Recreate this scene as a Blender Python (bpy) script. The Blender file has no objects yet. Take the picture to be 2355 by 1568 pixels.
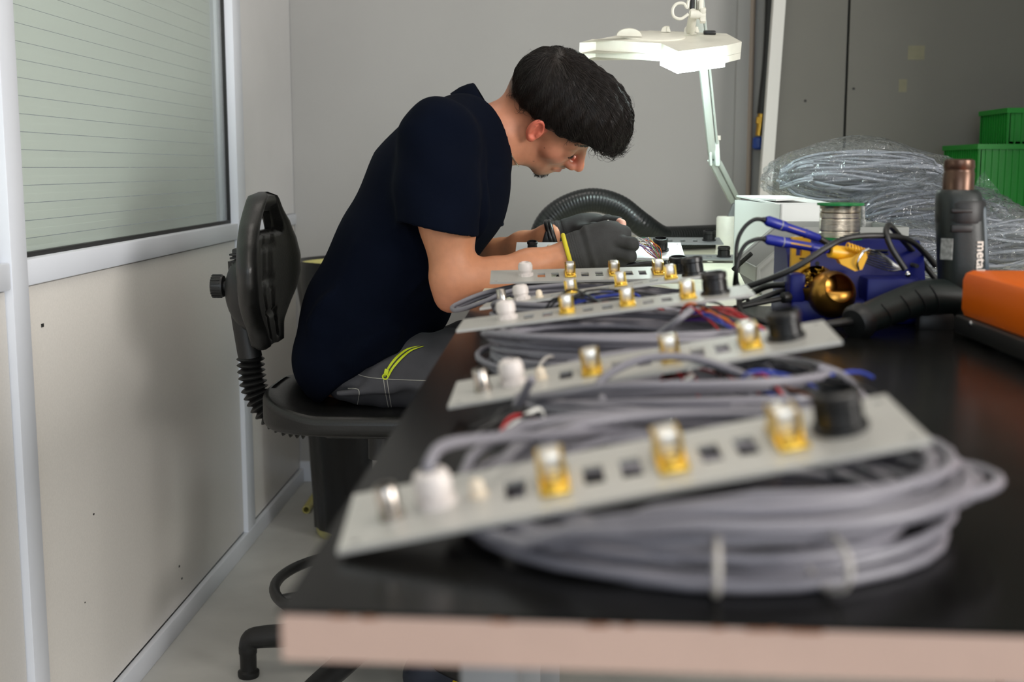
import bpy, bmesh, math, random
import numpy as np
from mathutils import Matrix, Vector, noise as mnoise

# ------------------------------------------------------------------ camera, world, lights, exposure
IMG_W, IMG_H, FOC = 2355.0, 1568.0, 2825.0
CXP, CYP = IMG_W / 2, IMG_H / 2
HC = 1.06
_p = math.atan((CYP - 385) / FOC)
_psi = math.atan((1290 - CXP) * math.cos(_p) / FOC)
FW = np.array([-math.sin(_psi) * math.cos(_p), math.cos(_psi) * math.cos(_p), -math.sin(_p)])
RT = np.array([math.cos(_psi), math.sin(_psi), 0.0])
UP = np.cross(RT, FW)
CAM = np.array([0, 0, HC])

scene = bpy.context.scene
col = scene.collection
cd = bpy.data.cameras.new('camera')
cam = bpy.data.objects.new('camera', cd)
col.objects.link(cam)
cd.sensor_width = 36.0
cd.lens = FOC / IMG_W * 36.0
cd.clip_start = 0.02
cam.matrix_world = Matrix(((RT[0], UP[0], -FW[0], 0), (RT[1], UP[1], -FW[1], 0), (RT[2], UP[2], -FW[2], HC), (0, 0, 0, 1)))
cd.dof.use_dof = True
cd.dof.focus_distance = 2.32
cd.dof.aperture_fstop = 4.4
cd.dof.aperture_blades = 0
scene.camera = cam

w = bpy.data.worlds.new('world')
scene.world = w
w.use_nodes = True
w.node_tree.nodes['Background'].inputs[0].default_value = (0.55, 0.62, 0.72, 1)
w.node_tree.nodes['Background'].inputs[1].default_value = 0.25
scene.view_settings.view_transform = 'Standard'
scene.view_settings.look = 'None'
scene.view_settings.gamma = 1
scene.view_settings.use_curve_mapping = False
scene.view_settings.exposure = 0.38

def area(name, loc, target, sx, sy, power, color):
    l = bpy.data.lights.new(name, 'AREA')
    l.shape = 'RECTANGLE'; l.size = sx; l.size_y = sy; l.energy = power; l.color = color
    o = bpy.data.objects.new(name, l); col.objects.link(o)
    o.location = loc
    o.rotation_euler = (Vector(target) - Vector(loc)).to_track_quat('-Z', 'Y').to_euler()
    return o
# daylight through the windows of the wall behind the camera and of the wall on the right
area('daylight_rear_window', (.35, -2.25, 1.5), (-.2, 2.2, 0.9), 2.2, 1.2, 32, (0.80, 0.90, 1.0))
area('daylight_side_window', (3.15, -0.1, 1.45), (-.9, 1.8, 0.8), 2.0, 1.3, 134, (1.0, 0.965, 0.925))
# ceiling luminaires
area('ceiling_luminaire_front', (0.4, 0.8, 2.66), (0.4, 0.8, 0), 1.2, 0.5, 9, (1.0, 0.92, 0.84))
area('ceiling_luminaire_back', (-0.3, 2.7, 2.66), (-0.3, 2.7, 0), 0.9, 0.3, 4, (1.0, 0.93, 0.86))

# ------------------------------------------------------------------ helpers
def ray(x, y): return FW + RT * (x - CXP) / FOC + UP * (CYP - y) / FOC
def A(x, y, Y):
    r = ray(x, y); return CAM + r * Y / r[1]
def onz(x, y, z):
    r = ray(x, y); return CAM + r * (z - HC) / r[2]
def onx(x, y, X):
    r = ray(x, y); return CAM + r * X / r[0]
def onplane(x, y, c, n):
    r = ray(x, y); return CAM + r * (np.dot(c - CAM, n) / np.dot(r, n))
def lin(c):
    return tuple(((v / 255) / 12.92 if v / 255 <= .04045 else ((v / 255 + .055) / 1.055) ** 2.4) for v in c)

MATS = {}
def mat(name, c, rough=.5, metal=0., var=None, bump=None, spec=.5, coat=0., coords='Object', trans=0., emit=None, sheen=0., sss=0., attr=False):
    m = bpy.data.materials.new(name); m.use_nodes = True
    nt = m.node_tree; N = nt.nodes; Lk = nt.links
    b = N['Principled BSDF']
    rgb = lin(c)
    b.inputs['Base Color'].default_value = (*rgb, 1)
    b.inputs['Roughness'].default_value = rough
    b.inputs['Metallic'].default_value = metal
    b.inputs['Specular IOR Level'].default_value = spec
    b.inputs['Coat Weight'].default_value = coat
    b.inputs['Transmission Weight'].default_value = trans
    b.inputs['Sheen Weight'].default_value = sheen
    if sss:
        b.inputs['Subsurface Weight'].default_value = sss
        b.inputs['Subsurface Radius'].default_value = (.012, .005, .003)
        b.inputs['Subsurface Scale'].default_value = .4
    if emit:
        b.inputs['Emission Color'].default_value = (*lin(emit[0]), 1)
        b.inputs['Emission Strength'].default_value = emit[1]
    tc = N.new('ShaderNodeTexCoord')
    src = None
    if attr:
        at = N.new('ShaderNodeAttribute'); at.attribute_name = 'Col'; src = at.outputs['Color']
    if var:
        sc, amt = var[0], var[1]
        nz = N.new('ShaderNodeTexNoise'); nz.inputs['Scale'].default_value = sc; nz.inputs['Detail'].default_value = 6
        if len(var) > 2:
            mp = N.new('ShaderNodeMapping'); mp.inputs['Scale'].default_value = var[2]
            Lk.new(tc.outputs[coords], mp.inputs[0]); Lk.new(mp.outputs[0], nz.inputs['Vector'])
        else:
            Lk.new(tc.outputs[coords], nz.inputs['Vector'])
        mr = N.new('ShaderNodeMapRange'); mr.inputs[1].default_value = .3; mr.inputs[2].default_value = .7
        mr.inputs[3].default_value = 1 - amt; mr.inputs[4].default_value = 1 + amt
        Lk.new(nz.outputs['Fac'], mr.inputs[0])
        mx = N.new('ShaderNodeMix'); mx.data_type = 'RGBA'; mx.blend_type = 'MULTIPLY'; mx.inputs[0].default_value = 1
        if src: Lk.new(src, mx.inputs[6])
        else: mx.inputs[6].default_value = (*rgb, 1)
        Lk.new(mr.outputs[0], mx.inputs[7]); src = mx.outputs[2]
    if src: Lk.new(src, b.inputs['Base Color'])
    if bump:
        nb = N.new('ShaderNodeTexNoise'); nb.inputs['Scale'].default_value = bump[0]; nb.inputs['Detail'].default_value = 4
        if len(bump) > 2:
            mp = N.new('ShaderNodeMapping'); mp.inputs['Scale'].default_value = bump[2]
            Lk.new(tc.outputs[coords], mp.inputs[0]); Lk.new(mp.outputs[0], nb.inputs['Vector'])
        else:
            Lk.new(tc.outputs[coords], nb.inputs['Vector'])
        bp = N.new('ShaderNodeBump'); bp.inputs['Strength'].default_value = bump[1]; bp.inputs['Distance'].default_value = .002
        Lk.new(nb.outputs['Fac'], bp.inputs['Height']); Lk.new(bp.outputs[0], b.inputs['Normal'])
    MATS[name] = m
    return m

def film_mat(name, tint, opac, rough=.08, bump=None):
    """clear sheet: mostly see-through, some haze, fresnel gloss"""
    m = bpy.data.materials.new(name); m.use_nodes = True
    nt = m.node_tree; N = nt.nodes; Lk = nt.links; N.clear()
    out = N.new('ShaderNodeOutputMaterial')
    tr = N.new('ShaderNodeBsdfTransparent'); tr.inputs[0].default_value = (*lin(tint), 1)
    df = N.new('ShaderNodeBsdfDiffuse'); df.inputs[0].default_value = (*lin((215, 222, 226)), 1)
    gl = N.new('ShaderNodeBsdfGlossy'); gl.inputs['Roughness'].default_value = rough
    lw = N.new('ShaderNodeLayerWeight'); lw.inputs[0].default_value = .5
    pw_ = N.new('ShaderNodeMath'); pw_.operation = 'POWER'; pw_.inputs[1].default_value = 4.0
    fr = N.new('ShaderNodeMapRange'); fr.inputs[3].default_value = .045; fr.inputs[4].default_value = 1.
    Lk.new(lw.outputs['Facing'], pw_.inputs[0]); Lk.new(pw_.outputs[0], fr.inputs[0])
    m1 = N.new('ShaderNodeMixShader'); m1.inputs[0].default_value = opac
    m2 = N.new('ShaderNodeMixShader')
    Lk.new(tr.outputs[0], m1.inputs[1]); Lk.new(df.outputs[0], m1.inputs[2])
    Lk.new(fr.outputs[0], m2.inputs[0]); Lk.new(m1.outputs[0], m2.inputs[1]); Lk.new(gl.outputs[0], m2.inputs[2])
    Lk.new(m2.outputs[0], out.inputs[0])
    if bump:
        tc = N.new('ShaderNodeTexCoord')
        nb = N.new('ShaderNodeTexNoise'); nb.inputs['Scale'].default_value = bump[0]; nb.inputs['Distortion'].default_value = 1.5
        bp = N.new('ShaderNodeBump'); bp.inputs['Strength'].default_value = bump[1]; bp.inputs['Distance'].default_value = .01
        Lk.new(tc.outputs['Object'], nb.inputs['Vector'])
        Lk.new(nb.outputs['Fac'], bp.inputs['Height']); Lk.new(bp.outputs[0], gl.inputs['Normal']); Lk.new(bp.outputs[0], lw.inputs['Normal'])
    MATS[name] = m
    return m

def rotz(a): return np.array(Matrix.Rotation(a, 3, 'Z'))
def frame(d, up=(0, 0, 1)):
    """3x3 with columns x,y,z; z along d"""
    z = np.asarray(d, float); z = z / np.linalg.norm(z)
    u = np.asarray(up, float)
    if abs(z @ u) > .98: u = np.array([1., 0, 0])
    x = np.cross(u, z); x /= np.linalg.norm(x)
    return np.stack([x, np.cross(z, x), z], 1)

class MB:
    def __init__(s): s.v = []; s.f = []
    def add(s, v, f, R=None, t=None):
        v = np.asarray(v, float)
        if R is not None: v = v @ np.asarray(R).T
        if t is not None: v = v + np.asarray(t)
        o = len(s.v); s.v.extend(map(tuple, v)); s.f.extend([tuple(i + o for i in q) for q in f]); return s
    def box(s, c, size, R=None, bev=0., seg=2):
        if bev > 0:
            bm = bmesh.new(); bmesh.ops.create_cube(bm, size=1)
            for q in bm.verts: q.co = Vector((q.co.x * size[0], q.co.y * size[1], q.co.z * size[2]))
            bmesh.ops.bevel(bm, geom=list(bm.edges), offset=bev, segments=seg, affect='EDGES', profile=.5)
            bm.verts.index_update()
            v = [tuple(q.co) for q in bm.verts]; f = [[q.index for q in k.verts] for k in bm.faces]; bm.free()
        else:
            x, y, z = [k / 2 for k in size]
            v = [(-x, -y, -z), (x, -y, -z), (x, y, -z), (-x, y, -z), (-x, -y, z), (x, -y, z), (x, y, z), (-x, y, z)]
            f = [(0, 3, 2, 1), (4, 5, 6, 7), (0, 1, 5, 4), (1, 2, 6, 5), (2, 3, 7, 6), (3, 0, 4, 7)]
        return s.add(v, f, R, c)
    def bb(s, lo, hi, bev=0.):
        lo = np.array(lo, float); hi = np.array(hi, float); return s.box((lo + hi) / 2, hi - lo, None, bev)
    def cyl(s, p0, p1, r0, r1=None, n=24, cap=True):
        p0 = np.asarray(p0, float); p1 = np.asarray(p1, float); r1 = r0 if r1 is None else r1
        L = np.linalg.norm(p1 - p0)
        return s.lathe([(r0, 0), (r1, L)], n, frame(p1 - p0), p0, cap)
    def lathe(s, prof, n=24, R=None, t=None, cap=True):
        v = []; f = []
        for r, z in prof:
            for i in range(n):
                a = 2 * math.pi * i / n; v.append((r * math.cos(a), r * math.sin(a), z))
        for k in range(len(prof) - 1):
            for i in range(n):
                j = (i + 1) % n; f.append((k * n + i, k * n + j, (k + 1) * n + j, (k + 1) * n + i))
        if cap:
            f.append(tuple(range(n - 1, -1, -1))); m = (len(prof) - 1) * n; f.append(tuple(range(m, m + n)))
        return s.add(v, f, R, t)
    def tube(s, pts, r, n=8, cap=True, closed=False):
        P = np.asarray(pts, float); m = len(P); r = np.broadcast_to(np.asarray(r, float), (m,))
        if closed: T = np.roll(P, -1, 0) - np.roll(P, 1, 0)
        else: T = np.gradient(P, axis=0)
        T /= np.linalg.norm(T, axis=1)[:, None] + 1e-12
        u = np.array([0, 0, 1.]) if abs(T[0][2]) < .9 else np.array([1., 0, 0])
        u = u - T[0] * (u @ T[0]); u /= np.linalg.norm(u)
        an = np.linspace(0, 2 * math.pi, n, endpoint=False); ca, sa = np.cos(an)[:, None], np.sin(an)[:, None]
        v = []
        for i in range(m):
            u = u - T[i] * (u @ T[i]); u /= np.linalg.norm(u) + 1e-12; w_ = np.cross(T[i], u)
            v.append(P[i] + r[i] * (ca * u + sa * w_))
        v = np.concatenate(v); f = []
        for i in range(m if closed else m - 1):
            i2 = (i + 1) % m
            for j in range(n):
                k = (j + 1) % n; f.append((i * n + j, i * n + k, i2 * n + k, i2 * n + j))
        if cap and not closed:
            f.append(tuple(range(n - 1, -1, -1))); f.append(tuple(range((m - 1) * n, m * n)))
        return s.add(v, f)
    def prism(s, poly, z0, z1, R=None, t=None):
        n = len(poly); v = [(x, y, z0) for x, y in poly] + [(x, y, z1) for x, y in poly]
        f = [tuple(range(n - 1, -1, -1)), tuple(range(n, 2 * n))] + [(i, (i + 1) % n, n + (i + 1) % n, n + i) for i in range(n)]
        return s.add(v, f, R, t)
    def plate(s, x0, x1, y0, y1, z0, z1, holes, R=None, t=None):
        """slab with rectangular through holes (ax,bx,ay,by)"""
        xs = sorted({x0, x1, *[h[0] for h in holes], *[h[1] for h in holes]})
        ys = sorted({y0, y1, *[h[2] for h in holes], *[h[3] for h in holes]})
        nx, ny = len(xs), len(ys)
        v = [(x, y, z) for z in (z0, z1) for y in ys for x in xs]; f = []
        idx = lambda i, j, k: k * nx * ny + j * nx + i
        def solid(i, j):
            if not (0 <= i < nx - 1 and 0 <= j < ny - 1): return False
            cx, cy = (xs[i] + xs[i + 1]) / 2, (ys[j] + ys[j + 1]) / 2
            return not any(h[0] < cx < h[1] and h[2] < cy < h[3] for h in holes)
        for i in range(nx - 1):
            for j in range(ny - 1):
                if not solid(i, j): continue
                f.append((idx(i, j, 1), idx(i + 1, j, 1), idx(i + 1, j + 1, 1), idx(i, j + 1, 1)))
                f.append((idx(i, j, 0), idx(i, j + 1, 0), idx(i + 1, j + 1, 0), idx(i + 1, j, 0)))
                if not solid(i, j - 1): f.append((idx(i, j, 0), idx(i + 1, j, 0), idx(i + 1, j, 1), idx(i, j, 1)))
                if not solid(i, j + 1): f.append((idx(i + 1, j + 1, 0), idx(i, j + 1, 0), idx(i, j + 1, 1), idx(i + 1, j + 1, 1)))
                if not solid(i - 1, j): f.append((idx(i, j + 1, 0), idx(i, j, 0), idx(i, j, 1), idx(i, j + 1, 1)))
                if not solid(i + 1, j): f.append((idx(i + 1, j, 0), idx(i + 1, j + 1, 0), idx(i + 1, j + 1, 1), idx(i + 1, j, 1)))
        return s.add(v, f, R, t)
    def mesh(s, name, m, ang=40):
        me = bpy.data.meshes.new(name); me.from_pydata(s.v, [], s.f)
        me.materials.append(MATS[m] if isinstance(m, str) else m)
        if ang:
            me.polygons.foreach_set('use_smooth', [True] * len(me.polygons))
            me.set_sharp_from_angle(angle=math.radians(ang))
        me.update(); return me
    def build(s, name, m, parent=None, ang=40):
        return link(name, s.mesh(name, m, ang), parent)

def link(name, me, parent=None):
    o = bpy.data.objects.new(name, me); col.objects.link(o)
    if parent is not None: o.parent = parent; o.matrix_parent_inverse = parent_inv(parent)
    return o
def world_of(o):
    return o.matrix_basis.copy() if o.parent is None else world_of(o.parent) @ o.matrix_parent_inverse @ o.matrix_basis
def parent_inv(p): return world_of(p).inverted()
def m4(R, t):
    return Matrix([[*R[0], t[0]], [*R[1], t[1]], [*R[2], t[2]], [0, 0, 0, 1]])
def place(name, me, M, parent):
    o = link(name, me, parent); o.matrix_basis = M; return o
def tag(o, label, cat, group=None):
    o['label'] = label; o['category'] = cat
    if group: o['group'] = group
    return o
def thing(name, label, cat, loc=(0, 0, 0), group=None):
    o = bpy.data.objects.new(name, None); col.objects.link(o); o.empty_display_size = .05
    o.location = loc
    return tag(o, label, cat, group)
def struct(o): o['kind'] = 'structure'; return o
def smooth_path(pts, n=60, closed=False):
    """Catmull-Rom through pts"""
    P = np.asarray(pts, float); m = len(P); out = []
    segs = m if closed else m - 1
    per = max(2, n // segs)
    for i in range(segs):
        if closed: a, b, c, d = P[(i - 1) % m], P[i], P[(i + 1) % m], P[(i + 2) % m]
        else: a, b, c, d = P[max(i - 1, 0)], P[i], P[i + 1], P[min(i + 2, m - 1)]
        for t in np.arange(per) / per:
            out.append(.5 * ((2 * b) + (c - a) * t + (2 * a - 5 * b + 4 * c - d) * t * t + (-a + 3 * b - 3 * c + d) * t ** 3))
    if not closed: out.append(P[-1])
    return np.array(out)
def quad_mesh(name, V, Q, m, colr=None):
    me = bpy.data.meshes.new(name)
    me.vertices.add(len(V)); me.vertices.foreach_set('co', np.ascontiguousarray(V, np.float32).ravel())
    me.loops.add(Q.size); me.loops.foreach_set('vertex_index', np.ascontiguousarray(Q, np.int32).ravel())
    me.polygons.add(len(Q)); me.polygons.foreach_set('loop_start', np.arange(0, Q.size, Q.shape[1], dtype=np.int32))
    me.polygons.foreach_set('use_smooth', np.ones(len(Q), bool))
    me.materials.append(MATS[m]); me.update(calc_edges=True); me.validate()
    if colr is not None:
        ca = me.color_attributes.new('Col', 'FLOAT_COLOR', 'POINT')
        ca.data.foreach_set('color', np.c_[colr, np.ones(len(colr))].astype(np.float32).ravel())
    return me

# signed distance modelling
def rc(P, a, b, ra, rb):
    a = np.asarray(a, float); b = np.asarray(b, float); ab = b - a
    t = np.clip((P - a) @ ab / (ab @ ab), 0, 1)
    return np.linalg.norm(P - a - t[:, None] * ab, axis=1) - (ra + (rb - ra) * t)
def ell(P, c, rad, R=None):
    q = P - np.asarray(c, float)
    if R is not None: q = q @ R
    rad = np.asarray(rad, float)
    k0 = np.linalg.norm(q / rad, axis=1); k1 = np.linalg.norm(q / rad ** 2, axis=1) + 1e-9
    return k0 * (k0 - 1) / k1
def smin(a, b, k):
    h = np.clip(.5 + .5 * (b - a) / k, 0, 1); return b + (a - b) * h - k * h * (1 - h)
def smax(a, b, k): return -smin(-a, -b, k)
def surfnet(sdf, lo, hi, h):
    lo = np.asarray(lo, float); hi = np.asarray(hi, float)
    c = 4
    n = (np.ceil((hi - lo) / (h * c)).astype(int)) * c + 1
    nc = (n - 1) // c + 1
    gx = [lo[i] + np.arange(nc[i]) * h * c for i in range(3)]
    G = np.stack(np.meshgrid(*gx, indexing='ij'), -1).reshape(-1, 3)
    Dc = sdf(G).reshape(nc)
    near = np.abs(Dc) < h * c * 2.6
    D = np.repeat(np.repeat(np.repeat(Dc, c, 0), c, 1), c, 2)[:n[0], :n[1], :n[2]].astype(np.float32)
    D = np.where(D > 0, 1., -1.).astype(np.float32)
    nr = near.copy()
    for ax in range(3):
        s = np.zeros_like(nr); sl = [slice(None)] * 3; sr = [slice(None)] * 3
        sl[ax] = slice(0, -1); sr[ax] = slice(1, None)
        s[tuple(sl)] |= nr[tuple(sr)]; s[tuple(sr)] |= nr[tuple(sl)]; nr = nr | s
    M = np.repeat(np.repeat(np.repeat(nr, c, 0), c, 1), c, 2)[:n[0], :n[1], :n[2]]
    I = np.argwhere(M)
    vals = np.empty(len(I), np.float32)
    for k in range(0, len(I), 400000):
        vals[k:k + 400000] = sdf(lo + I[k:k + 400000] * h)
    D[M] = vals
    S = D < 0
    cnt = np.zeros(n - 1, np.int8)
    for dx in (0, 1):
        for dy in (0, 1):
            for dz in (0, 1): cnt += S[dx:n[0] - 1 + dx, dy:n[1] - 1 + dy, dz:n[2] - 1 + dz]
    act = np.argwhere((cnt > 0) & (cnt < 8))
    ids = -np.ones(n - 1, np.int64); ids[tuple(act.T)] = np.arange(len(act))
    acc = np.zeros((len(act), 3)); num = np.zeros(len(act))
    cor = [(x, y, z) for x in (0, 1) for y in (0, 1) for z in (0, 1)]
    for a in cor:
        for b in cor:
            if sum(abs(p - q) for p, q in zip(a, b)) != 1 or a > b: continue
            da = D[tuple((act + a).T)]; db = D[tuple((act + b).T)]
            m = (da < 0) != (db < 0)
            t = np.where(m, da / np.where(m, da - db, 1), 0)[:, None]
            pt = np.array(a) + t * (np.array(b) - np.array(a))
            acc += pt * m[:, None]; num += m
    V = lo + (act + acc / num[:, None]) * h
    Q = []
    for ax in range(3):
        u, v_ = (ax + 1) % 3, (ax + 2) % 3
        sl0 = [slice(1, -1)] * 3; sl1 = [slice(1, -1)] * 3
        sl0[ax] = slice(0, -1); sl1[ax] = slice(1, None)
        s0, s1 = S[tuple(sl0)], S[tuple(sl1)]
        e = np.argwhere(s0 != s1)
        if not len(e): continue
        flip = s0[tuple(e.T)]
        off = np.ones(3, int); off[ax] = 0
        e = e + off
        eu = np.zeros(3, int); eu[u] = 1; ev = np.zeros(3, int); ev[v_] = 1
        q = np.stack([ids[tuple((e - eu - ev).T)], ids[tuple((e - ev).T)], ids[tuple(e.T)], ids[tuple((e - eu).T)]], 1)
        q[~flip] = q[~flip][:, ::-1]
        Q.append(q)
    Q = np.concatenate(Q)
    return V, Q[(Q >= 0).all(1)]
def march(px, py, sdf, t0=.3, t1=4.5):
    r = ray(px, py); r = r / np.linalg.norm(r); t = t0
    for _ in range(200):
        d = float(sdf((CAM + r * t)[None])[0])
        if d < .0004: break
        t += max(d * .7, .0004)
        if t > t1: break
    return CAM + r * t
# ------------------------------------------------------------------ materials
mat('wall_white', (212, 211, 211), .42, var=(5, .03), bump=(300, .05))
mat('panel_white', (220, 216, 210), .33, var=(260, .035), bump=(500, .06))
mat('alu', (222, 226, 234), .35, var=(3, .02))
mat('back_wall', (166, 165, 163), .6, var=(2.5, .025), bump=(250, .05))
mat('grey_board', (105, 104, 97), .6, var=(3, .04), bump=(200, .05))
mat('ceiling_white', (225, 223, 218), .8)
mat('floor_grey', (184, 183, 178), .45, var=(7, .09), bump=(60, .08))
mat('gasket', (28, 28, 28), .6)
mat('slat', (240, 244, 240), .5, var=(2, .02))
mat('dark_room', (92, 94, 92), .8)
mat('tape_stain', (122, 119, 96), .6, var=(40, .08))
mat('hole_dark', (40, 40, 38), .7)
mat('bench_black', (17, 17, 16), .22, var=(9, .3), bump=(35, .02), spec=.10)
mat('bench_edge', (174, 147, 134), .55, var=(14, .05))
mat('chip_brown', (120, 78, 52), .8)
mat('bench_cream', (206, 204, 184), .5, var=(30, .05))
mat('steel_grey', (120, 122, 124), .5)
mat('black_plastic', (27, 27, 27), .42, bump=(400, .08))
mat('black_pu', (19, 19, 18), .36, bump=(260, .18), var=(20, .1))
mat('black_rubber', (20, 20, 20), .45)
mat('chrome', (190, 190, 190), .18, 1.)
mat('bag_black', (9, 9, 10), .35, bump=(40, .5))
mat('bin_yellow', (205, 198, 130), .5)
mat('tube_yellow', (200, 190, 110), .45)
mat('green_crate', (2, 122, 26), .45, var=(12, .06))
mat('cab_grey', (176, 178, 180), .45)
mat('brown_pipe', (150, 136, 124), .6)
mat('strip_white', (214, 213, 208), .45)
mat('brass', (178, 138, 60), .3, 1.)
mat('blue_plastic', (9, 18, 92), .42, bump=(500, .04), spec=.25)
mat('blue_coupling', (20, 60, 140), .4)
film_mat('window_glass', (249, 252, 250), .05, .02)
film_mat('bag_film', (246, 248, 250), .045, .05, (38, 1.6))

XW, YB, ZC, XR, YR = -.882, 4.06, 2.7, 3.3, -2.4
ZT = .845

# ------------------------------------------------------------------ room shell
fl = struct(MB().bb((XW - .3, YR - .1, -.1), (XR + .1, YB + .1, 0)).build('floor', 'floor_grey'))
struct(MB().bb((XW - .3, YR - .1, ZC), (XR + .1, YB + .1, ZC + .1)).build('ceiling', 'ceiling_white'))
wb = struct(MB().bb((XW, YB, 0), (XR + .1, YB + .1, ZC)).build('wall_back', 'back_wall'))
struct(MB().bb((XR, YR, 0), (XR + .1, YB, ZC)).build('wall_right', 'back_wall'))
struct(MB().bb((XW, YR - .1, 0), (XR + .1, YR, ZC)).build('wall_rear', 'back_wall'))

# left partition: posts, rails, lower panels, glazing with blind behind
def wy(px, py): return onx(px, py, XW)[1]
def wz(px, py): return onx(px, py, XW)[2]
yp1a, yp1b = wy(9, 597), wy(47, 597)          # post beside the near window edge
yp2a, yp2b = wy(540, 530), wy(558, 530)
z_sill_t, z_sill_b = wz(540, 513), wz(546, 549)
z_r2t, z_r2b = wz(690, 489), wz(690, 513)
bay = yp2a - yp1b
pw = yp1b - yp1a
wl = struct(MB().bb((XW - .12, YR, 0), (XW - .02, YB + .1, z_sill_b)).build('wall_left', 'wall_white'))
# upper part of the partition wall beyond the glazing and over it
struct_u = MB().bb((XW - .12, yp2b, z_sill_b), (XW - .02, YB + .1, ZC)).build('upper_panel', 'wall_white', wl)
MB().bb((XW - .12, YR, 2.15), (XW - .02, yp2b, ZC)).build('top_panel', 'wall_white', wl)
posts = [(yp1a - bay - pw * 1., yp1a - bay), (yp1a, yp1b), (yp2a, yp2b)]
for a, b in posts:
    MB().bb((XW - .07, a, 0), (XW + .012, b, ZC), .002).build('post', 'alu', wl)
edges = [YR] + [q for p in posts for q in p] + [YB]
base_h = .048
for i in range(0, len(edges), 2):
    a, b = edges[i], edges[i + 1]
    top = z_sill_b if i < 6 else z_r2b
    MB().bb((XW - .03, a + .003, base_h + .002), (XW, b - .003, top - .003), .0015).build('panel', 'panel_white', wl)
    if i < 6:
        MB().bb((XW - .05, a, z_sill_b), (XW + .01, b, z_sill_t), .003).build('sill_rail', 'alu', wl)
    else:
        MB().bb((XW - .03, a, z_r2b), (XW + .006, b, z_r2t), .002).build('rail', 'alu', wl)
        MB().bb((XW - .03, a + .003, z_r2t + .002), (XW, b - .003, ZC)).build('panel', 'wall_white', wl)
bl = struct(MB().bb((XW, YR, 0), (XW + .014, YB, base_h), .002).build('baseboard_left', 'alu'))
struct(MB().bb((XW, YB - .014, 0), (1.2, YB, .07), .002).build('baseboard_back', 'alu'))
# small scuff marks on the big lower panel
for px, py, r in [(97, 748, .006), (215, 1182, .003), (412, 1302, .004), (418, 1330, .004), (195, 1385, .002)]:
    q = onx(px, py, XW)
    MB().box((XW + .0006, q[1], q[2]), (.001, r * 1.6, r), None).build('scuff_mark', 'hole_dark', wl)

def window(n, y0, y1, lab, nsl):
    wn = struct(MB().plate(y0, y1, z_sill_t, 2.15, 0, .012, [(y0 + .008, y1 - .008, z_sill_t + .008, 2.142)],
                    np.array([[0, 0, 1.], [1, 0, 0], [0, 1, 0]]), (XW - .022, 0, 0)).build('window_%d' % n, 'gasket'))
    MB().bb((XW - .019, y0 + .006, z_sill_t + .006), (XW - .014, y1 - .006, 2.144)).build('pane', 'window_glass', wn)
    bl_ = thing('venetian_blind', lab, 'blind', (XW - .07, (y0 + y1) / 2, z_sill_t))
    pitch = .0305
    R = np.array(Matrix.Rotation(math.radians(7), 3, 'Y'))
    sl = MB()
    for k in range(2):  # thin curved slat, cross-section of two facets
        sl.box((0.0008 * (1 - k * 2) * 0, 0, (k - .5) * .0146), (.0012, y1 - y0 - .03, .0147), np.array(Matrix.Rotation(math.radians(3 + (k - .5) * 3), 3, 'Y')))
    me = sl.mesh('slat', 'slat')
    for k in range(nsl):
        o = place('slat', me, Matrix.Translation((XW - .045, (y0 + y1) / 2, z_sill_t + .012 + k * pitch)), bl_)
    MB().bb((XW - .07, y0 + .01, z_sill_t + .012 + nsl * pitch), (XW - .025, y1 - .01, z_sill_t + .05 + nsl * pitch), .003).build('head_rail', 'slat', bl_)
    for q in (.08, .5, .92):
        yy = y0 + (y1 - y0) * q
        MB().cyl((XW - .047, yy, z_sill_t), (XW - .047, yy, z_sill_t + nsl * pitch), .0008, n=6).build('cord', 'slat', bl_)
window(1, yp1b, yp2a, 'closed pale venetian blind behind the large window left of the seated man', 42)
window(2, edges[2], yp1a, 'closed pale venetian blind behind the window cut off by the picture edge', 42)
struct(MB().bb((XW - 1.3, YR, 0), (XW - 1.25, YB, ZC)).build('wall_neighbour_room', 'dark_room'))

# back wall details
q = A(1727, 200, YB - .02)
struct(MB().cyl((q[0], YB - .016, .0), (q[0], YB - .016, ZC), .009, n=16).build('trim_1', 'brown_pipe'))
q = A(1707, 200, YB - .01)
struct(MB().bb((q[0] - .022, YB - .02, 0), (q[0] + .022, YB, ZC), .003).build('trim_2', 'back_wall'))
# leaning grey boarding on the right with pale edge strip
YP = 3.86
pts = [A(1790, 0, YP), A(1757, 455, YP)]
sl_ = (pts[1][0] - pts[0][0]) / (pts[1][2] - pts[0][2])
xb = lambda z: pts[0][0] + (z - pts[0][2]) * sl_
xseam = A(1947, 180, YP)[0]
Rxz = np.array([[1, 0, 0], [0, 0, -1.], [0, 1, 0]])   # local x,y -> world x,z ; local z -> -y
bd = struct(MB().prism([(xb(0), 0), (xseam - .004, 0), (xseam - .004, ZC), (xb(ZC), ZC)], 0, .02, Rxz, (0, YP + .02, 0)).build('wall_boarding', 'grey_board'))
MB().prism([(xseam + .004, 0), (XR, 0), (XR, ZC), (xseam + .004, ZC)], 0, .02, Rxz, (0, YP + .02, 0)).build('panel', 'grey_board', bd)
MB().bb((xseam - .02, YP + .02, 0), (xseam + .02, YP + .03, ZC)).build('seam_strip', 'hole_dark', bd)
MB().prism([(xb(0) - .018, 0), (xb(0) + .018, 0), (xb(ZC) + .018, ZC), (xb(ZC) - .018, ZC)], -.01, .03, Rxz, (0, YP + .0, 0)).build('edge_strip', 'strip_white', bd)
for px, py, sx, sy in [(2107, 121, .05, .042), (2076, 197, .024, .038)]:
    q = A(px, py, YP); MB().box((q[0], YP - .0006, q[2]), (sx, .001, sy)).build('tape_residue', 'tape_stain', bd)
for px, py in [(1852, 232), (1963, 204)]:
    q = A(px, py, YP); MB().cyl((q[0], YP + .001, q[2]), (q[0], YP - .002, q[2]), .004, n=12).build('screw_hole', 'hole_dark', bd)

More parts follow.
